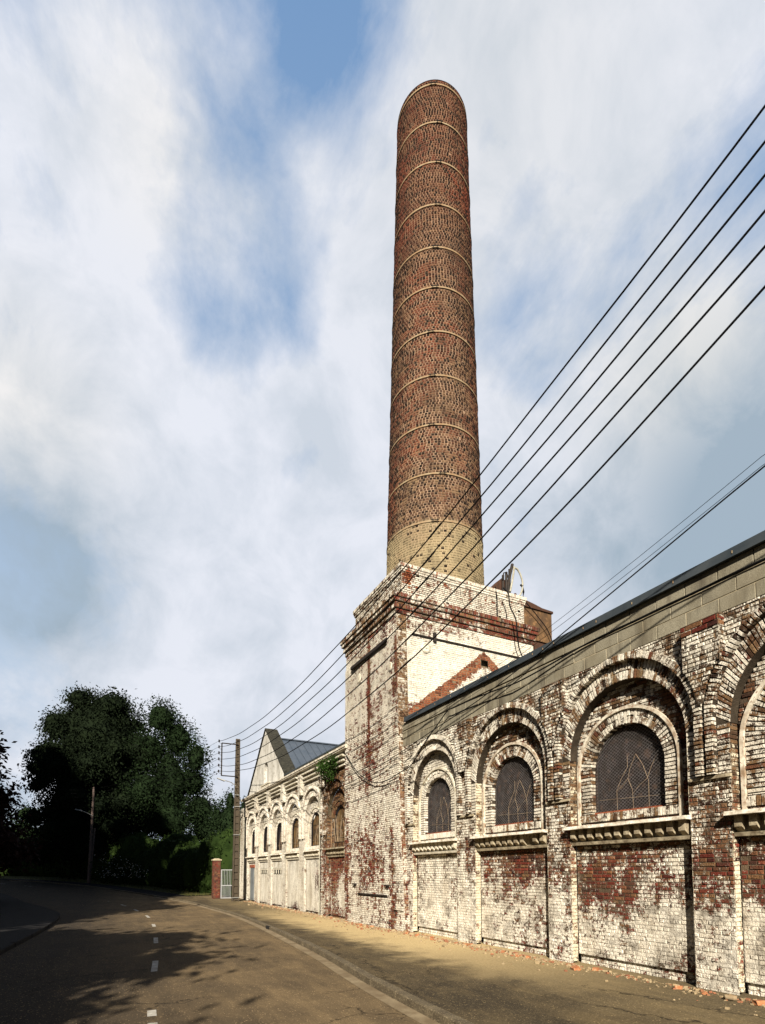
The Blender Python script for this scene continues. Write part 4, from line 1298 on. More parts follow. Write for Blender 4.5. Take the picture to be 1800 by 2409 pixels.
tank = empty('rusty_tank', (14.1, 15.3, 8.9), 'rust brown steel tank with rounded crusted lid behind the right end of the tower', 'tank')
mb = MB()
mb.box(13.12, 14.8, 15.2, 16.6, 10.25, 11.45)
mb.build('shell', M_RUST, tank)
mb = MB()
pr = [(13.1, 11.55), (13.5, 11.66), (13.9, 11.6), (14.3, 11.52), (14.84, 11.5)]
for (a, za), (b_, zb) in zip(pr, pr[1:]):
    mb.hexa([(a, 15.15, 11.42), (b_, 15.15, 11.42), (b_, 16.65, 11.42), (a, 16.65, 11.42)], [(a, 15.15, za), (b_, 15.15, zb), (b_, 16.65, zb), (a, 16.65, za)])
mb.build('lid', M_DRUST, tank)
for x in (13.3, 13.62, 14.6):
    mb = MB(); mb.box(x - .05, x + .05, 15.3, 15.4, 8.4, 10.25); mb.build('leg', M_DRUST, tank)
mb = MB(); mb.box(14.0, 14.75, 15.25, 16.4, 9.6, 10.25); mb.build('lower_box', M_DRUST, tank)
mb = MB(); mb.box(13.2, 14.9, 15.3, 16.6, 8.2, 8.4); mb.build('base', M_DRUST, tank)
mb = MB(); mb.box(13.5, 14.7, 15.5, 16.5, 5.8, 8.22); mb.build('plinth', M_RENDER, tank)

# ------------------------------------------------------------------ far wing with gable
fw = empty('gabled_factory_wing', (FX, 27, -.15), 'far whitewashed wing with narrow arched bays and a steep pointed gable above', 'factory building')
FZ = -.12
fb = [19.45, 22.18, 24.95, 27.65, 30.3, 33.1]
fhw = .98
rnd = random.Random(31)
FZS, FRH, FVH, FTH = 3.93, 1.15, 4.08, .12


def iv_far(v):
    cuts = []
    for c in fb:
        h_ = fhw if v < 2.6 else arch_half(v, fhw, FZS)
        r = h_
        if v > 3.1: r = max(h_, arch_half(v, FRH, FVH))
        cuts.append((c - r, c + r))
    top = Y1F if v < 5.75 else 35.2
    return subtract([(18.0, top)], cuts)


Y1F = 36.25
mb = MB(); courses(mb, FR, FZ - .07, 6.25, iv_far, rnd)
mb.build('wall', LEFT, fw)
for i, c in enumerate(fb):
    S = dict(uc=c, hw=fhw, zl=2.6, zs=FZS, Rh=FRH, vh=FVH, th=FTH, zf=3.15, wu=c + .03, ww=.64, w0=2.80, ws=3.56, r3=.82, dp=.17, dl=.10, z0=FZ, wd=.05, lp=.16, ds=.16, hd=.10,
             mould=M_DENTW if i else M_CH_B, dentm=M_DENTW if i else M_DENT, ledgem=M_STONE if i else M_DENT, glass=M_GLASSB if i in (0, 1, 2) else M_GLASS)
    bay(fw, FR, S, random.Random(90 + i), (LEFT, LEFTA, LEFT, LEFT), near=False)
    # corbel bands under the eaves
    mb = MB()
    for k, (za, zb_, o) in enumerate(((5.60, 5.65, .10), (5.76, 5.82, .15), (5.93, 6.00, .20))):
        mb.box(FX - o, FX + .01, c - 1.0, c + 1.0, za, zb_)
    mb.build('corbel_band', M_DENTW, fw)
# pilasters
fp_ = [18.42, 20.82, 23.57, 26.3, 28.98, 31.7, 34.35]
for c in fp_[1:]:
    mb = MB(); fr = Frame((FX - .16, 0, 0), (0, 1, 0), (-1, 0, 0))
    courses(mb, fr, 5.1, 6.1, lambda v: [(c - .2, c + .2)], rnd)
    for sg in (-1, 1):
        fs = Frame((FX - .16, c + sg * .2, 0), (1, 0, 0), (0, sg, 0))
        courses(mb, fs, 5.1, 6.1, lambda v: [(0, .16)], rnd, L=.24, bond='stretch')
    mb.box(FX - .155, FX, c - .195, c + .195, 5.095, 5.1, 1)
    mb.build('pilaster', LEFT, fw)
mb = MB(); mb.box(FX - .25, FX + .3, 18.0, 35.0, 6.13, 6.18); mb.box(FX - .28, FX + .3, 18.0, 35.0, 6.181, 6.25)
mb.build('eaves_ledge', M_STONE, fw)
mb = MB(); mb.box(FX - .06, FX + .3, 18.0, 26.2, 6.25, 6.40); mb.build('parapet', M_RENDER, fw)
mb = MB(); mb.box(FX - .12, FX + .36, 18.0, 26.0, 6.40, 6.45); mb.build('parapet_coping', M_SLATE, fw)
# gable
GA, GB, GAP, GZ0, GZ1 = 26.1, 34.2, 30.14, 6.25, 9.60
mb = MB()
th = .62
TRI = [(GA, GZ0), (GB, GZ0), (GAP, GZ1)]
# front face with arched niche
nu, nhw, nz0, nzs = 29.95, .40, 6.65, 7.38
NP = arch_pts(nu, nhw, nz0, nzs, 12)
half = len(NP) // 2
right = [(GA, GZ0), (nu - nhw, GZ0), (nu - nhw, nz0)] + NP[half:-1][::-1] + [(GAP, GZ1)]
left = [(GB, GZ0), (GAP, GZ1)] + NP[1:half + 1][::-1] + [(nu + nhw, nz0), (nu + nhw, GZ0)]
right = [(GA, GZ0), (nu - nhw, GZ0)] + [p for p in reversed(NP[half:])] + [(GAP, GZ1)]
mb.face([FR.p(*p) for p in right]); mb.face([FR.p(*p) for p in left])
mb.face([FR.p(nu - nhw, GZ0), FR.p(nu + nhw, GZ0), FR.p(nu + nhw, nz0), FR.p(nu - nhw, nz0)])
for i in range(len(NP)):
    j = (i + 1) % len(NP)
    mb.face([FR.p(*NP[i]), FR.p(*NP[j]), FR.p(*NP[j], -.22), FR.p(*NP[i], -.22)])
mb.face([FR.p(*p, -th) for p in TRI])
for i in range(3):
    j = (i + 1) % 3
    mb.face([FR.p(*TRI[i]), FR.p(*TRI[j]), FR.p(*TRI[j], -th), FR.p(*TRI[i], -th)])
gab = mb.build('gable', M_RENDER, fw)
make_window(gab, FR, nu, nhw, nz0, nzs, 0, .22, M_DARKIN, False)
mb = MB()
mb.box(FX - .06, FX, nu - .85, nu + .85, 6.40, 6.45); mb.box(FX - .09, FX, nu - .9, nu + .9, 6.50, 6.56)
mb.build('sill', M_DENTW, gab)
mb = MB()
for (ya, za, yb, zb) in ((GA - .12, GZ0 + .02, GAP, GZ1 + .07), (GAP, GZ1 + .07, GB + .12, GZ0 + .02)):
    n = 9
    for i in range(n):
        f0, f1 = i / n, (i + 1) / n - .006
        P0 = (ya + (yb - ya) * f0, za + (zb - za) * f0); P1 = (ya + (yb - ya) * f1, za + (zb - za) * f1)
        j_ = rnd.uniform(-.01, .01)
        mb.hexa([(FX - .05 + j_, P0[0], P0[1]), (FX + th + .04, P0[0], P0[1]), (FX + th + .04, P1[0], P1[1]), (FX - .05 + j_, P1[0], P1[1])],
                [(FX - .05 + j_, P0[0], P0[1] + .08), (FX + th + .04, P0[0], P0[1] + .08), (FX + th + .04, P1[0], P1[1] + .08), (FX - .05 + j_, P1[0], P1[1] + .08)])
mb.box(FX - .08, FX + th + .1, GA - .35, GA + .12, 6.26, 6.62)
mb.build('gable_coping', M_MOSS, gab)
# roof behind the gable
mb = MB()
rx0, rx1 = FX + th, 19.0
rz = 9.22
ry0, ry1 = GA + .3, GB - .3
eave = 6.3
for (ya, yb, za, zb) in ((ry0 - 3.4, GAP, eave - 2.4, rz), (GAP, ry1, rz, eave)):
    mb.hexa([(rx0, ya, za), (rx1, ya, za), (rx1, yb, zb), (rx0, yb, zb)], [(rx0, ya, za - .08), (rx1, ya, za - .08), (rx1, yb, zb - .08), (rx0, yb, zb - .08)])
x = rx0 + .2
while x < rx1:
    ya, yb, za, zb = ry0 - 3.4, GAP, eave - 2.4, rz
    mb.hexa([(x, ya, za), (x + .03, ya, za), (x + .03, yb, zb), (x, yb, zb)], [(x, ya, za + .05), (x + .03, ya, za + .05), (x + .03, yb, zb + .05), (x, yb, zb + .05)])
    x += .42
mb.box(rx0, rx1, GAP - .12, GAP + .12, rz - .01, rz + .05)
mb.build('roof', M_ROOF, fw)
mb = MB()
mb.box(18.8, 19.0, 18.2, Y1F, -.2, 6.0); mb.box(FX + .36, 18.8, Y1F - .2, Y1F, -.2, 6.0)
mb.box(FX + .36, 18.79, 18.25, 23.0, 5.9, 6.0)
mb.build('rear_wall', M_RENDER, fw)
mb = MB()
mb.face([(FX, Y1F, -.2), (FX + .4, Y1F, -.2), (FX + .4, Y1F, 5.75), (FX, Y1F, 5.75)])
mb.box(FX, FX + .36, 35.2, Y1F, 5.74, 5.80)
mb.build('broken_end', M_RENDER, fw)
# door and vents in the two far bays
mb = MB(); mb.box(FX + .06, FX + .09, 33.1 - .42, 33.1 + .42, .02, 1.95); dr = mb.build('door', M_DOOR, fw)
mb = MB(); mb.box(FX + .045, FX + .06, 33.1 - .36, 33.1 + .36, .12, .9); mb.box(FX + .045, FX + .06, 33.1 - .36, 33.1 + .36, 1.05, 1.85); mb.build('door_panel', M_DOOR, dr)
mb = MB(); mb.box(FX + .03, FX + .1, 33.1 - .52, 33.1 + .52, 1.95, 2.12); mb.build('lintel', M_RUSTBAR, fw)
mb = MB(); mb.tube([(FX - .03, 33.95, .35), (FX - .08, 33.95, .4), (FX - .08, 33.95, 1.2), (FX - .03, 33.95, 1.25)], .015, 5); mb.build('handrail', M_DARKIRON, fw)
for c in (27.65, 30.3):
    mb = MB(); mb.box(FX + .06, FX + .11, c - .7, c + .7, 1.60, 1.80); v_ = mb.build('vent', M_VENT, fw)
    mb = MB(); mb.box(FX + .03, FX + .06, c - .75, c + .75, 1.80, 1.86)
    for q in range(4): mb.box(FX + .04, FX + .06, c - .7 + q * .42, c - .62 + q * .42, 1.60, 1.80)
    mb.build('vent_frame', M_DENTW, v_)
# render patches over the far lower panels (smooth plastered panels)
for c, tint in ((24.95, 0), (27.65, 0), (30.3, 0), (22.18, 0)):
    mb = MB()
    mb.face([(FX + .085, c - .93, .02), (FX + .085, c + .93, .02), (FX + .085, c + .93, 1.58), (FX + .085, c - .93, 1.58)])
    mb.face([(FX + .085, c - .93, 1.88), (FX + .085, c + .93, 1.88), (FX + .085, c + .93, 2.2), (FX + .085, c - .93, 2.2)])
    if c in (24.95, 22.18): mb.face([(FX + .085, c - .93, 1.58), (FX + .085, c + .93, 1.58), (FX + .085, c + .93, 1.88), (FX + .085, c - .93, 1.88)])
    mb.build('plaster_panel', LEFT[0], fw)

# downpipe on the far corner and the pipe at the bay seam
for (y, x, z0_, z1_, r_, lab) in ((36.32, 7.7, -.1, 5.6, .05, 'pale downpipe on the far end of the white wing, behind the concrete pole'), (21.0, 7.70, -.1, 5.95, .022, 'thin pipe running up the white wing beside the bare brick bay')):
    mb = MB(); mb.tube([(x, y, z0_), (x, y, z1_)], r_, 8)
    for zq in (1., 2.6, 4.2): mb.box(x - .02, FX + .02 if y < 36 else FX + .2, y - .03, y + .03, zq, zq + .03)
    tag(mb.build('drainpipe', M_WHITEPIPE), lab, 'drainpipe', 'pipes on the far wing')

# ------------------------------------------------------------------ wires and cables
def poly_eval(pts, y):
    s = 0
    for i, (yi, zi) in enumerate(pts):
        t = zi
        for j, (yj, _) in enumerate(pts):
            if i != j: t *= (y - yj) / (yi - yj)
        s += t
    return s


wl_pts = [
    [(33.3, 9.50), (18.32, 8.18), (7.81, 8.83), (2.85, 9.55)],
    [(33.3, 9.15), (18.3, 7.73), (10.84, 8.08), (2.86, 9.17)],
    [(33.3, 8.79), (18.29, 7.31), (10.5, 7.72), (2.88, 8.80)],
    [(33.3, 8.42), (18.28, 6.90), (8.73, 7.50), (2.90, 8.43)],
    [(33.3, 8.04), (18.26, 6.42), (7.63, 7.20), (2.91, 8.06)],
    [(33.3, 7.68), (17.58, 5.99), (8.8, 6.50), (2.93, 7.62)]]
for i, P in enumerate(wl_pts):
    mb = MB(); pts = []
    y = 33.3
    while y > 2.0:
        pts.append((5.85, y, poly_eval(P, y) + .01 * sin(y * 1.3 + i * 2))); y -= .7
    sl = (pts[-1][2] - pts[-4][2]) / (3 * .7)
    z = pts[-1][2]
    while y > -9:
        y -= 1.0; z += sl; sl *= .93; pts.append((5.85, y, z))
    mb.tube(pts, .0135, 6)
    mb.tube([(5.85, 9.0 + i * .25, poly_eval(P, 9.0 + i * .25)), (5.85, 9.5 + i * .25, poly_eval(P, 9.5 + i * .25))], .02, 6)
    nm = ['topmost', 'second from top', 'third from top', 'fourth from top', 'fifth from top', 'lowest'][i]
    tag(mb.build('overhead_wire', M_BLACK), nm + ' of the six black wires strung from the concrete pole', 'wire', 'six overhead wires')
    # the run onwards beyond the pole
    mb = MB(); pts = []
    za = P[0][1]
    for k in range(15):
        f = k / 14
        pts.append((5.82 - 10.5 * f, 33.3 + 27 * f, za + (9.6 - .30 * i - za) * f - 1.1 * 4 * f * (1 - f)))
    mb.tube(pts, .009, 4)
    tag(mb.build('distant_wire', M_BLACK), nm + ' of the six thin wires leaving the concrete pole to the left', 'wire', 'wires beyond the pole')
# three thinner wires crossing in front of the tower side
for i, (Pn, Pf) in enumerate((((7.70, 4.0, 7.22), (7.70, 14.1, 5.85)), ((7.70, 4.0, 7.09), (7.70, 14.1, 5.72)))):
    mb = MB(); pts = []
    for k in range(-6, 21):
        f = k / 20
        p = Vector(Pn).lerp(Vector(Pf), f)
        p.z -= (.32 * 4 * f * (1 - f)) * .6 if f > 0 else 0
        p.z += (0 if f > 0 else f * .8)
        pts.append(tuple(p))
    mb.tube(pts, .005, 4)
    tag(mb.build('thin_wire', M_BLACK), ['upper of the two thin wires slanting past the top of the block parapet', 'lower of the two thin wires slanting past the top of the block parapet'][i], 'wire', 'thin wires over the near wing')
cab = empty('facade_cable', (7.6, 14, 4.5), 'thick black cable sagging across the tower front and looping up the near wing', 'cable')
mb = MB(); mb.tube(sm([(7.56, 17.99, 5.89), (7.56, 17.23, 5.26), (7.56, 16.65, 4.9), (7.56, 15.92, 4.6), (7.56, 15.36, 4.47), (7.56, 14.72, 4.45), (7.56, 13.9, 4.56), (7.68, 13.46, 4.71), (7.68, 12.61, 5.26), (7.68, 12.22, 5.45), (7.68, 11.6, 5.77), (7.68, 11.36, 5.78)]), .014, 6)
mb.build('loop', M_BLACK, cab)
mb = MB(); mb.tube(sm([(7.68, 11.36, 5.78), (7.68, 10.5, 5.77), (7.68, 9.9, 5.74), (7.68, 9.44, 5.71), (7.68, 8.87, 5.68), (7.74, 8.02, 5.76), (7.76, 7.44, 5.82)] + [(7.77, 7 - k * .5, 5.848 + .006 * (k % 2)) for k in range(22)]), .015, 6)
mb.build('run', M_BLACK, cab)
mb = MB(); mb.tube(sm([(7.56, 18.6, 4.77), (7.56, 16.52, 4.86), (7.56, 13.94, 5.13), (7.66, 12.3, 5.42), (7.66, 10.77, 5.60), (7.66, 10.06, 5.7), (7.64, 9.34, 5.83), (7.68, 8.26, 6.06), (7.68, 7.6, 6.22), (7.68, 5.8, 6.63), (7.68, 4.0, 7.04), (7.68, 1, 7.65), (7.68, -3, 8.3)]), .011, 6)
tag(mb.build('facade_cable', M_BLACK), 'thin straight cable stretched across the tower front just above the sagging loop', 'cable')
mb = MB(); mb.tube(sm([(7.68, 18.6, 4.72), (7.64, 21, 4.60), (7.64, 24, 4.5), (7.64, 28, 4.42), (7.66, 35, 4.45)]), .010, 5)
tag(mb.build('facade_cable', M_BLACK), 'thin cable running along the white far wing across its arches', 'cable')
mb = MB(); mb.tube(sm([(11.66, 14.16, 11.2), (11.70, 13.95, 10.9), (11.75, 13.95, 10.5), (11.9, 13.85, 10.05), (11.96, 13.85, 9.63), (12.2, 14.05, 9.2), (12.5, 14.1, 8.7), (12.7, 14.1, 8.0)]), .022, 6)
mb.tube([(11.55, 14.45, 11.35), (11.6, 14.42, 10.95), (11.6, 14.42, 10.12)], .02, 5)
tag(mb.build('hanging_cable', M_BLACK), 'black cable hanging from the tower parapet down over the red cornice', 'cable')
mb = MB(); mb.tube(sm([(13.2, 15.0, 11.6), (13.9, 15.05, 11.15), (14.5, 15.05, 10.6), (14.8, 15.1, 9.9), (14.9, 15.2, 9.0)]), .018, 5)
tag(mb.build('hanging_cable', M_BLACK), 'black cable drooping in front of the rusty tank', 'cable')

# ------------------------------------------------------------------ poles, gate, pillar
pole = empty('concrete_utility_pole', (6.95, 33.4, -.12), 'tall concrete utility pole with square holes standing before the far white wing', 'utility pole')
mb = MB()
Hp = 9.75
NS = 24
def pw(z): return .20 - .09 * z / Hp
for sg in (-1, 1):
    A = [(sg * pw(0) - .035, -.12), (sg * pw(0) + .035, -.12), (sg * pw(0) + .035, .12), (sg * pw(0) - .035, .12)]
    B = [(sg * (pw(Hp) - .02) - .03, -.08), (sg * (pw(Hp) - .02) + .03, -.08), (sg * (pw(Hp) - .02) + .03, .08), (sg * (pw(Hp) - .02) - .03, .08)]
    mb.hexa([(6.95 + a - sg * .03, 33.4 + b_, -.15) for a, b_ in A], [(6.95 + a - sg * .0, 33.4 + b_, Hp) for a, b_ in B])
z = .0
while z < Hp:
    zt = min(z + .42, Hp)
    w = pw(z)
    mb.box(6.95 - w + .03, 6.95 + w - .03, 33.4 - .06, 33.4 + .06, z, zt - .09 if zt < Hp else zt)
    if zt < Hp: mb.box(6.95 - w + .03, 6.95 + w - .03, 33.4 - .01, 33.4 + .05, zt - .09, zt)
    z = zt
mb.build('shaft', M_CONC, pole)
for z in (.15, 3.9, 5.6, 6.3):
    mb = MB(); w = pw(z) + .015
    mb.box(6.95 - w, 6.95 + w, 33.4 - .135, 33.4 + .135, z, z + .03); mb.build('strap', M_LAMP, pole)
mb = MB()
for z in (9.38, 7.42): mb.tube([(6.95, 33.27, z), (5.98, 33.27, z)], .035, 6)
mb.tube([(5.98, 33.27, 7.42), (5.98, 33.27, 9.38)], .04, 6)
mb.build('bracket', M_DARKIRON, pole)
for i, P in enumerate(wl_pts):
    z = P[0][1]
    mb = MB(); mb.tube([(5.82, 33.3, z - .08), (5.82, 33.3, z - .05), (5.82, 33.3, z), (5.82, 33.3, z + .05), (5.82, 33.3, z + .08)], [.03, .06, .035, .055, .02], 8)
    mb.tube([(5.98, 33.27, z - .12), (5.9, 33.27, z - .14), (5.82, 33.3, z - .10)], .012, 5)
    mb.build('insulator', M_CERAM, pole)
lm = MB(); lm.tube(sm([(6.85, 33.3, 6.85), (6.6, 33.25, 7.02), (6.3, 33.2, 7.10), (6.1, 33.15, 7.10)]), .025, 6)
ln = lm.build('lamp_arm', M_LAMP, pole)
lm = MB(); lm.hexa([(6.15, 33.05, 7.06), (6.15, 33.27, 7.06), (5.72, 33.22, 7.20), (5.72, 33.08, 7.20)], [(6.15, 33.05, 7.13), (6.15, 33.27, 7.13), (5.72, 33.22, 7.25), (5.72, 33.08, 7.25)])
lm.build('lamp_head', M_LAMP, ln)

px, py = -1.32, 56.5
z0_ = gz(px, py) + .08
p2 = empty('wooden_lamp_pole', (px, py, z0_), 'slim pale pole with small street lamp in front of the dark tree', 'street lamp')
mb = MB(); mb.tube([(px - .05, py, z0_ - .1), (px + .12, py, z0_ + 8.75)], [.14, .09], 10); mb.build('shaft', M_WOOD, p2)
mb = MB(); mb.tube([(px + .02, py + .2, z0_ - .1), (px + .3, py + .2, z0_ + 5)], [.11, .08], 8); mb.build('stay_post', M_WOOD, p2)
mb = MB(); mb.tube(sm([(px + .1, py - .1, z0_ + 6.1), (px - .4, py - .3, z0_ + 6.35), (px - .8, py - .5, z0_ + 6.5)]), .03, 6); ar = mb.build('lamp_arm', M_LAMP, p2)
mb = MB(); mb.hexa([(px - .75, py - .6, z0_ + 6.44), (px - .75, py - .4, z0_ + 6.44), (px - 1.3, py - .55, z0_ + 6.55), (px - 1.3, py - .7, z0_ + 6.55)],
                   [(px - .75, py - .6, z0_ + 6.54), (px - .75, py - .4, z0_ + 6.54), (px - 1.3, py - .55, z0_ + 6.62), (px - 1.3, py - .7, z0_ + 6.62)])
mb.build('lamp_head', M_GATE, ar)

PIL = brick_pair('gate_pillar', cover=-.3, lo='red', hi='red', zsplit=(9, 10), mortar=(.12, .07, .055), seedoff=40., soot=.95)
pg = empty('gate_pillar', (6.36, 36.5, -.1), 'square red brick gate pillar beside the white metal gate', 'gate pillar')
mb = MB(); rnd = random.Random(4)
x0, x1, y0, y1 = 6.12, 6.58, 36.2, 36.66
for fr, a, b_ in ((Frame((0, y0, 0), (1, 0, 0), (0, -1, 0)), x0, x1), (Frame((0, y1, 0), (1, 0, 0), (0, 1, 0)), x0, x1), (Frame((x0, 0, 0), (0, 1, 0), (-1, 0, 0)), y0, y1), (Frame((x1, 0, 0), (0, 1, 0), (1, 0, 0)), y0, y1)):
    courses(mb, fr, -.2, 2.42, lambda v: [(a, b_)], rnd, L=.23, h=.08, j=.016)
mb.build('shaft', PIL, pg)
mb = MB(); mb.box(x0 - .05, x1 + .05, y0 - .05, y1 + .05, 2.42, 2.50); mb.hexa([(x0 - .02, y0 - .02, 2.5), (x1 + .02, y0 - .02, 2.5), (x1 + .02, y1 + .02, 2.5), (x0 - .02, y1 + .02, 2.5)], [(x0 + .12, y0 + .12, 2.56), (x1 - .12, y0 + .12, 2.56), (x1 - .12, y1 - .12, 2.56), (x0 + .12, y1 - .12, 2.56)])
mb.build('cap', M_BMORT, pg)
gt = empty('metal_gate', (7.0, 36.3, -.1), 'white painted metal bar gate between the brick pillar and the concrete pole', 'gate')
mb = MB()
gx0, gx1 = 6.64, 7.55
for x in (gx0, gx1): mb.box(x - .03, x + .03, 36.27, 36.33, -.05, 1.84)
for z in (.0, .80, 1.80): mb.box(gx0, gx1, 36.28, 36.32, z, z + .05)
fme = mb.build('frame', M_GATE, gt)
n = 9
for i in range(1, n):
    x = gx0 + (gx1 - gx0) * i / n
    mb = MB(); mb.tube([(x, 36.3, .84), (x, 36.3, 1.80)], .011, 5); mb.build('bar', M_GATE, gt)
for i in range(1, 12):
    x = gx0 + (gx1 - gx0) * i / 12
    mb = MB(); mb.tube([(x, 36.3, .04), (x, 36.3, .80)], .011, 5); mb.build('bar', M_GATE, gt)

# ------------------------------------------------------------------ vegetation
def leaf_cloud(mb, blobs, n, size, rnd, droop=.4, shell=.55):
    """blobs: (x,y,z,rx,ry,rz); small folded leaf quads in clumps through the volume, denser near the skin"""
    tot = sum((b[3] * b[4] * b[5]) ** (2 / 3) for b in blobs)
    for (bx, by, bz, rx, ry, rz) in blobs:
        k = int(n * (rx * ry * rz) ** (2 / 3) / tot / 6) + 1
        for _ in range(k):
            th_, cz = rnd.uniform(0, 2 * pi), rnd.uniform(-1, 1)
            s_ = sqrt(1 - cz * cz); rr = rnd.uniform(shell, 1.06) if rnd.random() < .85 else rnd.uniform(.2, .8)
            c = Vector((bx + rx * rr * s_ * cos(th_), by + ry * rr * s_ * sin(th_), bz + rz * rr * cz))
            out = Vector((s_ * cos(th_), s_ * sin(th_), cz))
            for q in range(6):
                p = c + Vector((rnd.gauss(0, size * 1.1), rnd.gauss(0, size * 1.1), rnd.gauss(0, size * .8)))
                d = (out * .5 + Vector((rnd.gauss(0, .6), rnd.gauss(0, .6), rnd.gauss(-droop, .5)))).normalized()
                sd = d.cross(Vector((rnd.gauss(0, 1), rnd.gauss(0, 1), rnd.gauss(0, 1)))).normalized()
                L = size * rnd.uniform(.6, 1.3); w = L * rnd.uniform(.3, .5)
                mb.face([p, p + d * L * .5 + sd * w * .6, p + d * L, p + d * L * .5 - sd * w * .6])


def core(mb, blobs, f, rnd):
    """dark twiggy heart of a crown: a rough low ball in every blob, hidden under the leaves"""
    for (bx, by, bz, rx, ry, rz) in blobs:
        nu_, nv_ = 9, 6
        g = [[rnd.uniform(.8, 1.12) for _ in range(nu_)] for _ in range(nv_ + 1)]
        def P(i, k):
            a, b_ = 2 * pi * (i % nu_) / nu_, pi * k / nv_ - pi / 2
            q = f * (g[k][i % nu_] if 0 < k < nv_ else 1)
            return (bx + rx * q * cos(b_) * cos(a), by + ry * q * cos(b_) * sin(a), bz + rz * q * sin(b_))
        for i in range(nu_):
            for k in range(nv_):
                mb.face([P(i, k), P(i + 1, k), P(i + 1, k + 1), P(i, k + 1)])


def make_tree(name, loc, blobs, n, size, mat, label, cat='tree', group=None, trunk=.3, rnd=None, seed=0, droop=.4, shell=.55, cf=.72):
    rnd = random.Random(seed)
    x, y = loc; z = gz(x, y) - .05
    t = empty(name, (x, y, z), label, cat, group)
    mb = MB()
    top = max(b[2] for b in blobs)
    pts = [(x, y, z - .2), (x + .1, y, z + top * .3), (x - .1, y + .1, z + top * .6), (x, y, z + top * .95)]
    mb.tube(pts, [trunk, trunk * .8, trunk * .5, trunk * .15], 9)
    for b in blobs[:14]:
        s_ = Vector(pts[1]).lerp(Vector(pts[2]), rnd.random())
        e = Vector((x + b[0], y + b[1], z + b[2]))
        mb.tube([tuple(s_), tuple(s_.lerp(e, .5) + Vector((0, 0, -.2))), tuple(e)], [trunk * .4, trunk * .25, trunk * .08], 6)
    mb.build('trunk', M_BARK, t)
    mb = MB()
    WB = [(x + b[0], y + b[1], z + b[2], b[3], b[4], b[5]) for b in blobs]
    leaf_cloud(mb, WB, n, size, rnd, droop, shell)
    if cf: core(mb, WB, cf, rnd)
    mb.build('crown', mat, t)
    return t


rnd = random.Random(12)


def lumpy(w, h0, h1, n, rnd, rmin=.28, rmax=.45, flat=1.0, prof=None):
    out = [(0, 0, (h0 + h1) / 2, w * .72, w * .72, (h1 - h0) * .44)]
    for i in range(n):
        f = rnd.random(); z = h0 + (h1 - h0) * (.1 + .85 * f)
        wmax = w * (prof(f) if prof else sqrt(max(1 - (2 * f - 1) ** 2 * .75, .1)))
        a = rnd.uniform(0, 2 * pi); r = w * rnd.uniform(rmin, rmax)
        d = max(wmax - r * .7, 0)
        out.append((d * cos(a), d * sin(a), z, r, r, r * .8 * flat))
    return out


# big chestnut, left; lighter tree, right
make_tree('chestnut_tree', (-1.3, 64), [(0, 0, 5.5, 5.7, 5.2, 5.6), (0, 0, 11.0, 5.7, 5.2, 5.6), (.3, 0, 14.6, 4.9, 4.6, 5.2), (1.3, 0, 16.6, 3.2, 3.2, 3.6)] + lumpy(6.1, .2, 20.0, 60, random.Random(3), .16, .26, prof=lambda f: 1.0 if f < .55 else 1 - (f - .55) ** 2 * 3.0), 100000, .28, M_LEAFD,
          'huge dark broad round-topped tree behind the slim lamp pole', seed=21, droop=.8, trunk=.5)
make_tree('ash_tree', (5.6, 61), [(0, 0, 9.5, 3.2, 3.0, 6.5), (-.8, 0, 17.0, 2.1, 2, 2.2), (.8, 0, 15.0, 2.1, 2, 2.6), (2.6, -1, 13.0, 1.5, 1.5, 2.2), (2.1, 0, 10.5, 2.2, 2.2, 2.2), (3.1, 0, 7.4, 2.2, 2, 2.6), (3.8, 0, 5.2, 1.8, 1.8, 2.2),
                               (-2, 0, 13.5, 2.4, 2.2, 2.6), (-2.2, -1, 9, 2.5, 2.5, 3), (0, -2, 6, 3, 2, 3)], 42000, .25, M_LEAFG,
          'looser green tree stepping down to the right of the huge dark tree', seed=22, shell=.35, cf=.6, droop=.1)
make_tree('copper_beech', (-7.0, 38.5), lumpy(2.9, .3, 9.6, 16, random.Random(5), .3, .42, prof=lambda f: 1.0 if f < .45 else 1.15 - f * .95), 15000, .30, M_LEAFR, 'dark reddish tree cut by the left edge of the picture', seed=23, shell=.5)
make_tree('small_tree', (10.6, 55), [(0, 0, 5.2, 1.6, 1.5, 3.4), (.2, 0, 8.0, .5, .5, 1.4), (-1.1, 0, 6.3, .7, .7, 1.6)], 4200, .26, M_LEAFG, 'small spiky tree just left of the concrete pole, above the gate', seed=24)
make_tree('small_tree', (13.2, 58), [(0, 0, 5.4, 1.8, 1.5, 2.6), (1.2, 0, 6.7, .5, .5, 1.4), (-.4, 0, 7.4, .5, .5, 1.3)], 4200, .26, M_LEAFG, 'small spiky tree seen between the concrete pole and the white wing', seed=25)
make_tree('background_tree', (-9.2, 80), lumpy(3.5, .5, 8.2, 8, random.Random(8)), 6000, .36, M_LEAFG, 'low distant tree in the gap left of the huge dark tree', seed=26)
make_tree('background_tree', (-13.6, 82), lumpy(3.5, .5, 7.0, 8, random.Random(9)), 5000, .36, M_LEAFD, 'low distant tree behind the reddish tree at the left edge', seed=27)
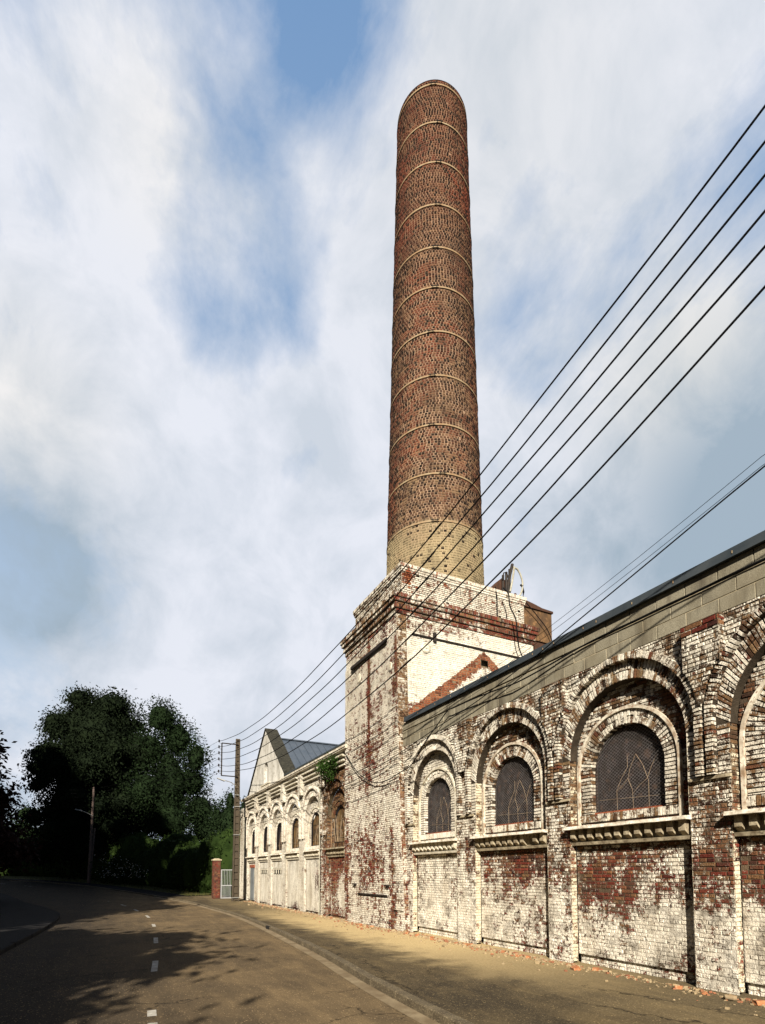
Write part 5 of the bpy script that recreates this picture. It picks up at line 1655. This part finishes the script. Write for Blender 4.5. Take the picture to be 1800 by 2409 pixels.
# hedge along the far side of the bend
hl = resample([(-24, 77), (-14, 74.5), (-8, 70.5), (-3.5, 65), (-.6, 59.5), (2.2, 53), (4.2, 47.5), (5.4, 43), (6.6, 40.2), (8.2, 39.2)], 1.1)
mb = MB(); rnd = random.Random(15)
blobs = []
for i, p in enumerate(hl):
    g0 = gz(p.x, p.y)
    hgt = 4.1 + .5 * sin(i * .9) + rnd.uniform(-.25, .25) - (1.0 if p.y > 72 else 0)
    blobs.append((p.x + .8, p.y + .5, g0 + hgt * .42, 1.25, 1.25, hgt * .58))
    blobs.append((p.x + 1.5, p.y + 1.5, g0 + hgt * .7, 1.2, 1.2, hgt * .35 + rnd.uniform(0, .3)))
leaf_cloud(mb, blobs, 60000, .20, rnd, .3, .6); core(mb, blobs, .9, rnd)
hd = mb.build('hedge', M_LEAFH)
tag(hd, 'tall dark green hedge along the outside of the road bend', 'hedge')
# flowering bush in front of it
fx, fy = .2, 55.6
bush = empty('flowering_bush', (fx, fy, gz(fx, fy)), 'low bush speckled with white flowers right of the slim lamp pole', 'bush')
mb = MB(); leaf_cloud(mb, [(fx, fy, gz(fx, fy) + 1.1, 1.1, .8, 1.5), (fx + 1.5, fy - 2.0, gz(fx, fy) + .7, 1.4, .8, 1.1), (fx + 3.0, fy - 4.0, gz(fx, fy) + .5, 1.2, .8, .9)], 4200, .2, rnd)
mb.build('foliage', M_LEAFH, bush)
mb = MB()
for _ in range(150):
    f = rnd.random() ** 1.4 * 3.2
    c = Vector((fx + f - .5 + rnd.gauss(0, .35), fy - f * 1.3 - 1.3, gz(fx, fy) + .6 + rnd.random() * (2.3 - f * .5)))
    s_ = rnd.uniform(.03, .055)
    for k in range(3):
        d = Vector((rnd.gauss(0, 1), rnd.gauss(0, 1), rnd.gauss(0, 1))).normalized() * s_; e = d.cross(Vector((.3, .5, .9))).normalized() * s_
        mb.face([c - d, c - e, c + d, c + e])
mb.build('flowers', M_FLOWER, bush)
# grass on the verge: many short blades
mb = MB()
pvb = offset(CR, lambda p: wr(p) + KW + 1.7)
for i in far_idx:
    p = pvb[i]
    if p.x < -20: continue
    t_ = (CR[min(i + 1, len(CR) - 1)] - CR[i - 1]).normalized(); nn = Vector((t_.y, -t_.x))
    for _ in range(46):
        q = p + nn * rnd.random() ** 1.5 * 3 + t_ * rnd.uniform(-.5, .5)
        z = pz(q.x, q.y); h_ = rnd.uniform(.06, .2); w = .02
        a = rnd.uniform(0, pi)
        mb.face([(q.x - w * cos(a), q.y - w * sin(a), z), (q.x + w * cos(a), q.y + w * sin(a), z), (q.x + rnd.gauss(0, .04), q.y + rnd.gauss(0, .04), z + h_)])
tag(mb.build('verge_grass', M_GRASSV), 'strip of short grass between footpath and hedge', 'grass', kind='stuff')
# plant growing out of the far wing
pl = empty('wall_plant', (7.75, 19.6, 5.3), 'bushy green plant rooted high in the brick bay left of the tower', 'plant')
mb = MB(); leaf_cloud(mb, [(7.55, 19.6, 5.68, .35, .62, .28), (7.5, 20.2, 5.82, .28, .4, .16), (7.55, 19.1, 5.85, .25, .4, .2), (7.55, 19.5, 5.4, .2, .3, .22)], 1700, .09, rnd, .1, .2)
mb.build('foliage', M_LEAFP, pl)
mb = MB()
for _ in range(14):
    a = Vector((7.75, 19.5 + rnd.gauss(0, .1), 5.25)); e = Vector((7.5 + rnd.gauss(0, .1), 19.6 + rnd.gauss(0, .5), 5.75 + rnd.gauss(0, .15)))
    mb.tube([tuple(a), tuple(a.lerp(e, .5) + Vector((-.05, 0, -.02))), tuple(e)], .006, 4)
mb.build('stem', M_BARK, pl)
# dry stalks in front of its window
mb = MB()
for _ in range(12):
    y = 18.95 + rnd.random() * .8
    mb.tube([(7.80, y, 2.82), (7.78, y + rnd.gauss(0, .06), 3.2), (7.78, y + rnd.gauss(0, .12), 3.6 + rnd.random() * .3)], .008, 4)
tag(mb.build('dry_stalks', M_LEAD), 'dry pale climbing stalks in the brown window left of the tower', 'climbing plant')

# roadside trees on the left, outside the picture, that shade the road and the bend
shade_src = None
def shade_tree(x, y, h_, w, seed, lab, mat=M_LEAFD, n=9000, base=1.2):
    return make_tree('roadside_tree', (x, y), lumpy(w, base, h_, 18, random.Random(seed)), n, .40, mat, lab, group='trees on the left side of the road', seed=seed, shell=.3, cf=.82)


def copy_tree(src, x, y, sc, rot, lab):
    c = src.copy(); COL.objects.link(c); c.location = (x, y, gz(x, y) - .05); c.scale = (sc[0], sc[0], sc[1]); c.rotation_euler = (0, 0, rot); c['label'] = lab
    for ch in src.children:
        d = ch.copy(); COL.objects.link(d); d.parent = c
    return c


low = shade_tree(-10.4, -7.0, 10.2, 3.2, 61, 'dense low roadside tree on the left near the camera')
spots = [(-13.2, 9.4, 1.65), (-9.8, -25, .95), (-12.2, -19.0, .82), (-12.0, -13, .84), (-10.4, -11.4, .97), (-9.7, -1.2, 1.14), (-10.2, 3.6, 1.0), (-14.5, -10, 1.15), (-14.5, -3, 1.1), (-15, -18, 1.15)]
for i, (x, y, s_) in enumerate(spots):
    copy_tree(low, x, y, (1.05, s_), i * 1.1, 'dense low roadside tree in the row left of the road')
tall = shade_tree(-15, 13.5, 25, 5.2, 62, 'tall dense tree left of the bend', n=20000, base=.8)
for i, (x, y, s_) in enumerate([(-14.2, 21, 1.0), (-14.5, 29, 1.1), (-17.5, 36, 1.15), (-19, 46, 1.15), (-24, 17, 1.15), (-25, 30, 1.2), (-26, 42, 1.2), (-32, 54, 1.15)]):
    copy_tree(tall, x, y, (1.0, s_), i * .9 + .4, 'tall dense tree in the group left of the bend')

# ------------------------------------------------------------------ rubble
M_CH_O = simple_mat('broken_brick', (.26, .085, .035), (.34, .16, .075), 16, .95, .5, c3=(.4, .3, .18), s3=22)
M_CH_R = simple_mat('brick_rubble', (.20, .075, .04), (.27, .13, .07), 14, .95, .5)
M_CH_W = simple_mat('mortar_rubble', (.34, .27, .17), (.20, .145, .08), 14, .95, .5)


def chunk(mb, c, s_, rnd, mi=0):
    """an irregular broken lump"""
    pts = []
    for k in range(8):
        sx, sy, sz = (1 if k & 1 else -1), (1 if k & 2 else -1), (1 if k & 4 else -1)
        pts.append(Vector((sx * s_[0] * rnd.uniform(.6, 1.1), sy * s_[1] * rnd.uniform(.6, 1.1), sz * s_[2] * rnd.uniform(.6, 1.1))))
    m = Matrix.Rotation(rnd.uniform(0, 6.28), 3, 'Z') @ Matrix.Rotation(rnd.gauss(0, .35), 3, 'X')
    pts = [m @ p + Vector(c) for p in pts]
    o = len(mb.v); mb.v += [tuple(p) for p in pts]
    for q in ((0, 1, 3, 2), (4, 6, 7, 5), (0, 4, 5, 1), (2, 3, 7, 6), (0, 2, 6, 4), (1, 5, 7, 3)):
        mb.f.append(tuple(o + i for i in q)); mb.mi.append(mi)


rnd = random.Random(44)
mb = MB()
for _ in range(9000):
    y = rnd.uniform(1.5, 33)
    if rnd.random() > (.35 if y < 8 else 1.0): continue
    wx = 7.62 if y < 13.7 else (7.5 if y < 18.3 else 7.68)
    x = wx - abs(rnd.gauss(0, .16)) + .05
    if rnd.random() < .05: x -= rnd.random() * .8
    s_ = .004 + .022 * rnd.random() ** 2.2 * (1 if rnd.random() < .93 else 2.0)
    chunk(mb, (x, y, pz(x, y) + s_ * .5), (s_ * 1.3, s_, s_ * .7), rnd, 0 if rnd.random() < .28 else 1)
tag(mb.build('rubble', [M_CH_R, M_CH_W]), 'strip of brick chips and crumbled mortar along the foot of the walls', 'rubble', kind='stuff')
k = 0
for y in [3.9, 4.2, 4.55, 4.9, 5.3, 6.9, 7.1, 7.25, 7.45, 7.9, 8.5, 8.7, 8.9, 9.1, 9.3, 9.6, 9.9, 10.1, 10.4, 10.65, 10.9, 11.15, 11.4, 11.8, 12.1, 12.4, 12.7, 13.0, 13.3, 13.7, 14.1, 14.6, 15.0, 15.4, 15.8, 16.2, 16.6, 17.1, 17.6, 18.1, 18.6, 19.4, 20.3]:
    s_ = rnd.uniform(.028, .062); x = 7.58 - abs(rnd.gauss(0, .14)) - (.12 if 13.7 < y < 18.3 else 0)
    mb = MB(); red = rnd.random() < .45
    chunk(mb, (x, y, pz(x, y) + s_ * .5), (s_ * 1.3, s_, s_ * .7), rnd)
    tag(mb.build('brick_fragment', M_CH_O if red else M_CH_W), ('red broken brick lump' if red else 'pale broken mortar lump') + ' lying at the foot of the wall', 'rubble', 'larger lumps lying at the wall foot')
mb = MB(); mb.tube([(7.42, 4.46, .01), (7.40, 4.475, .01), (7.37, 4.56, .012)], [.034, .036, .033], 12)
tag(mb.build('tin_can', M_IRON), 'dented metal can lying at the foot of the rightmost pier', 'can')
# blocked gully mouth in the kerb
p = rk[next(i for i, q in enumerate(CR) if q.y > 17.3)]
mb = MB(); mb.box(p.x - .03, p.x + .02, p.y - .16, p.y + .16, -.15, -.035)
tag(mb.build('gully_mouth', M_DARKIN), 'small dark drain mouth in the kerb face', 'drain')
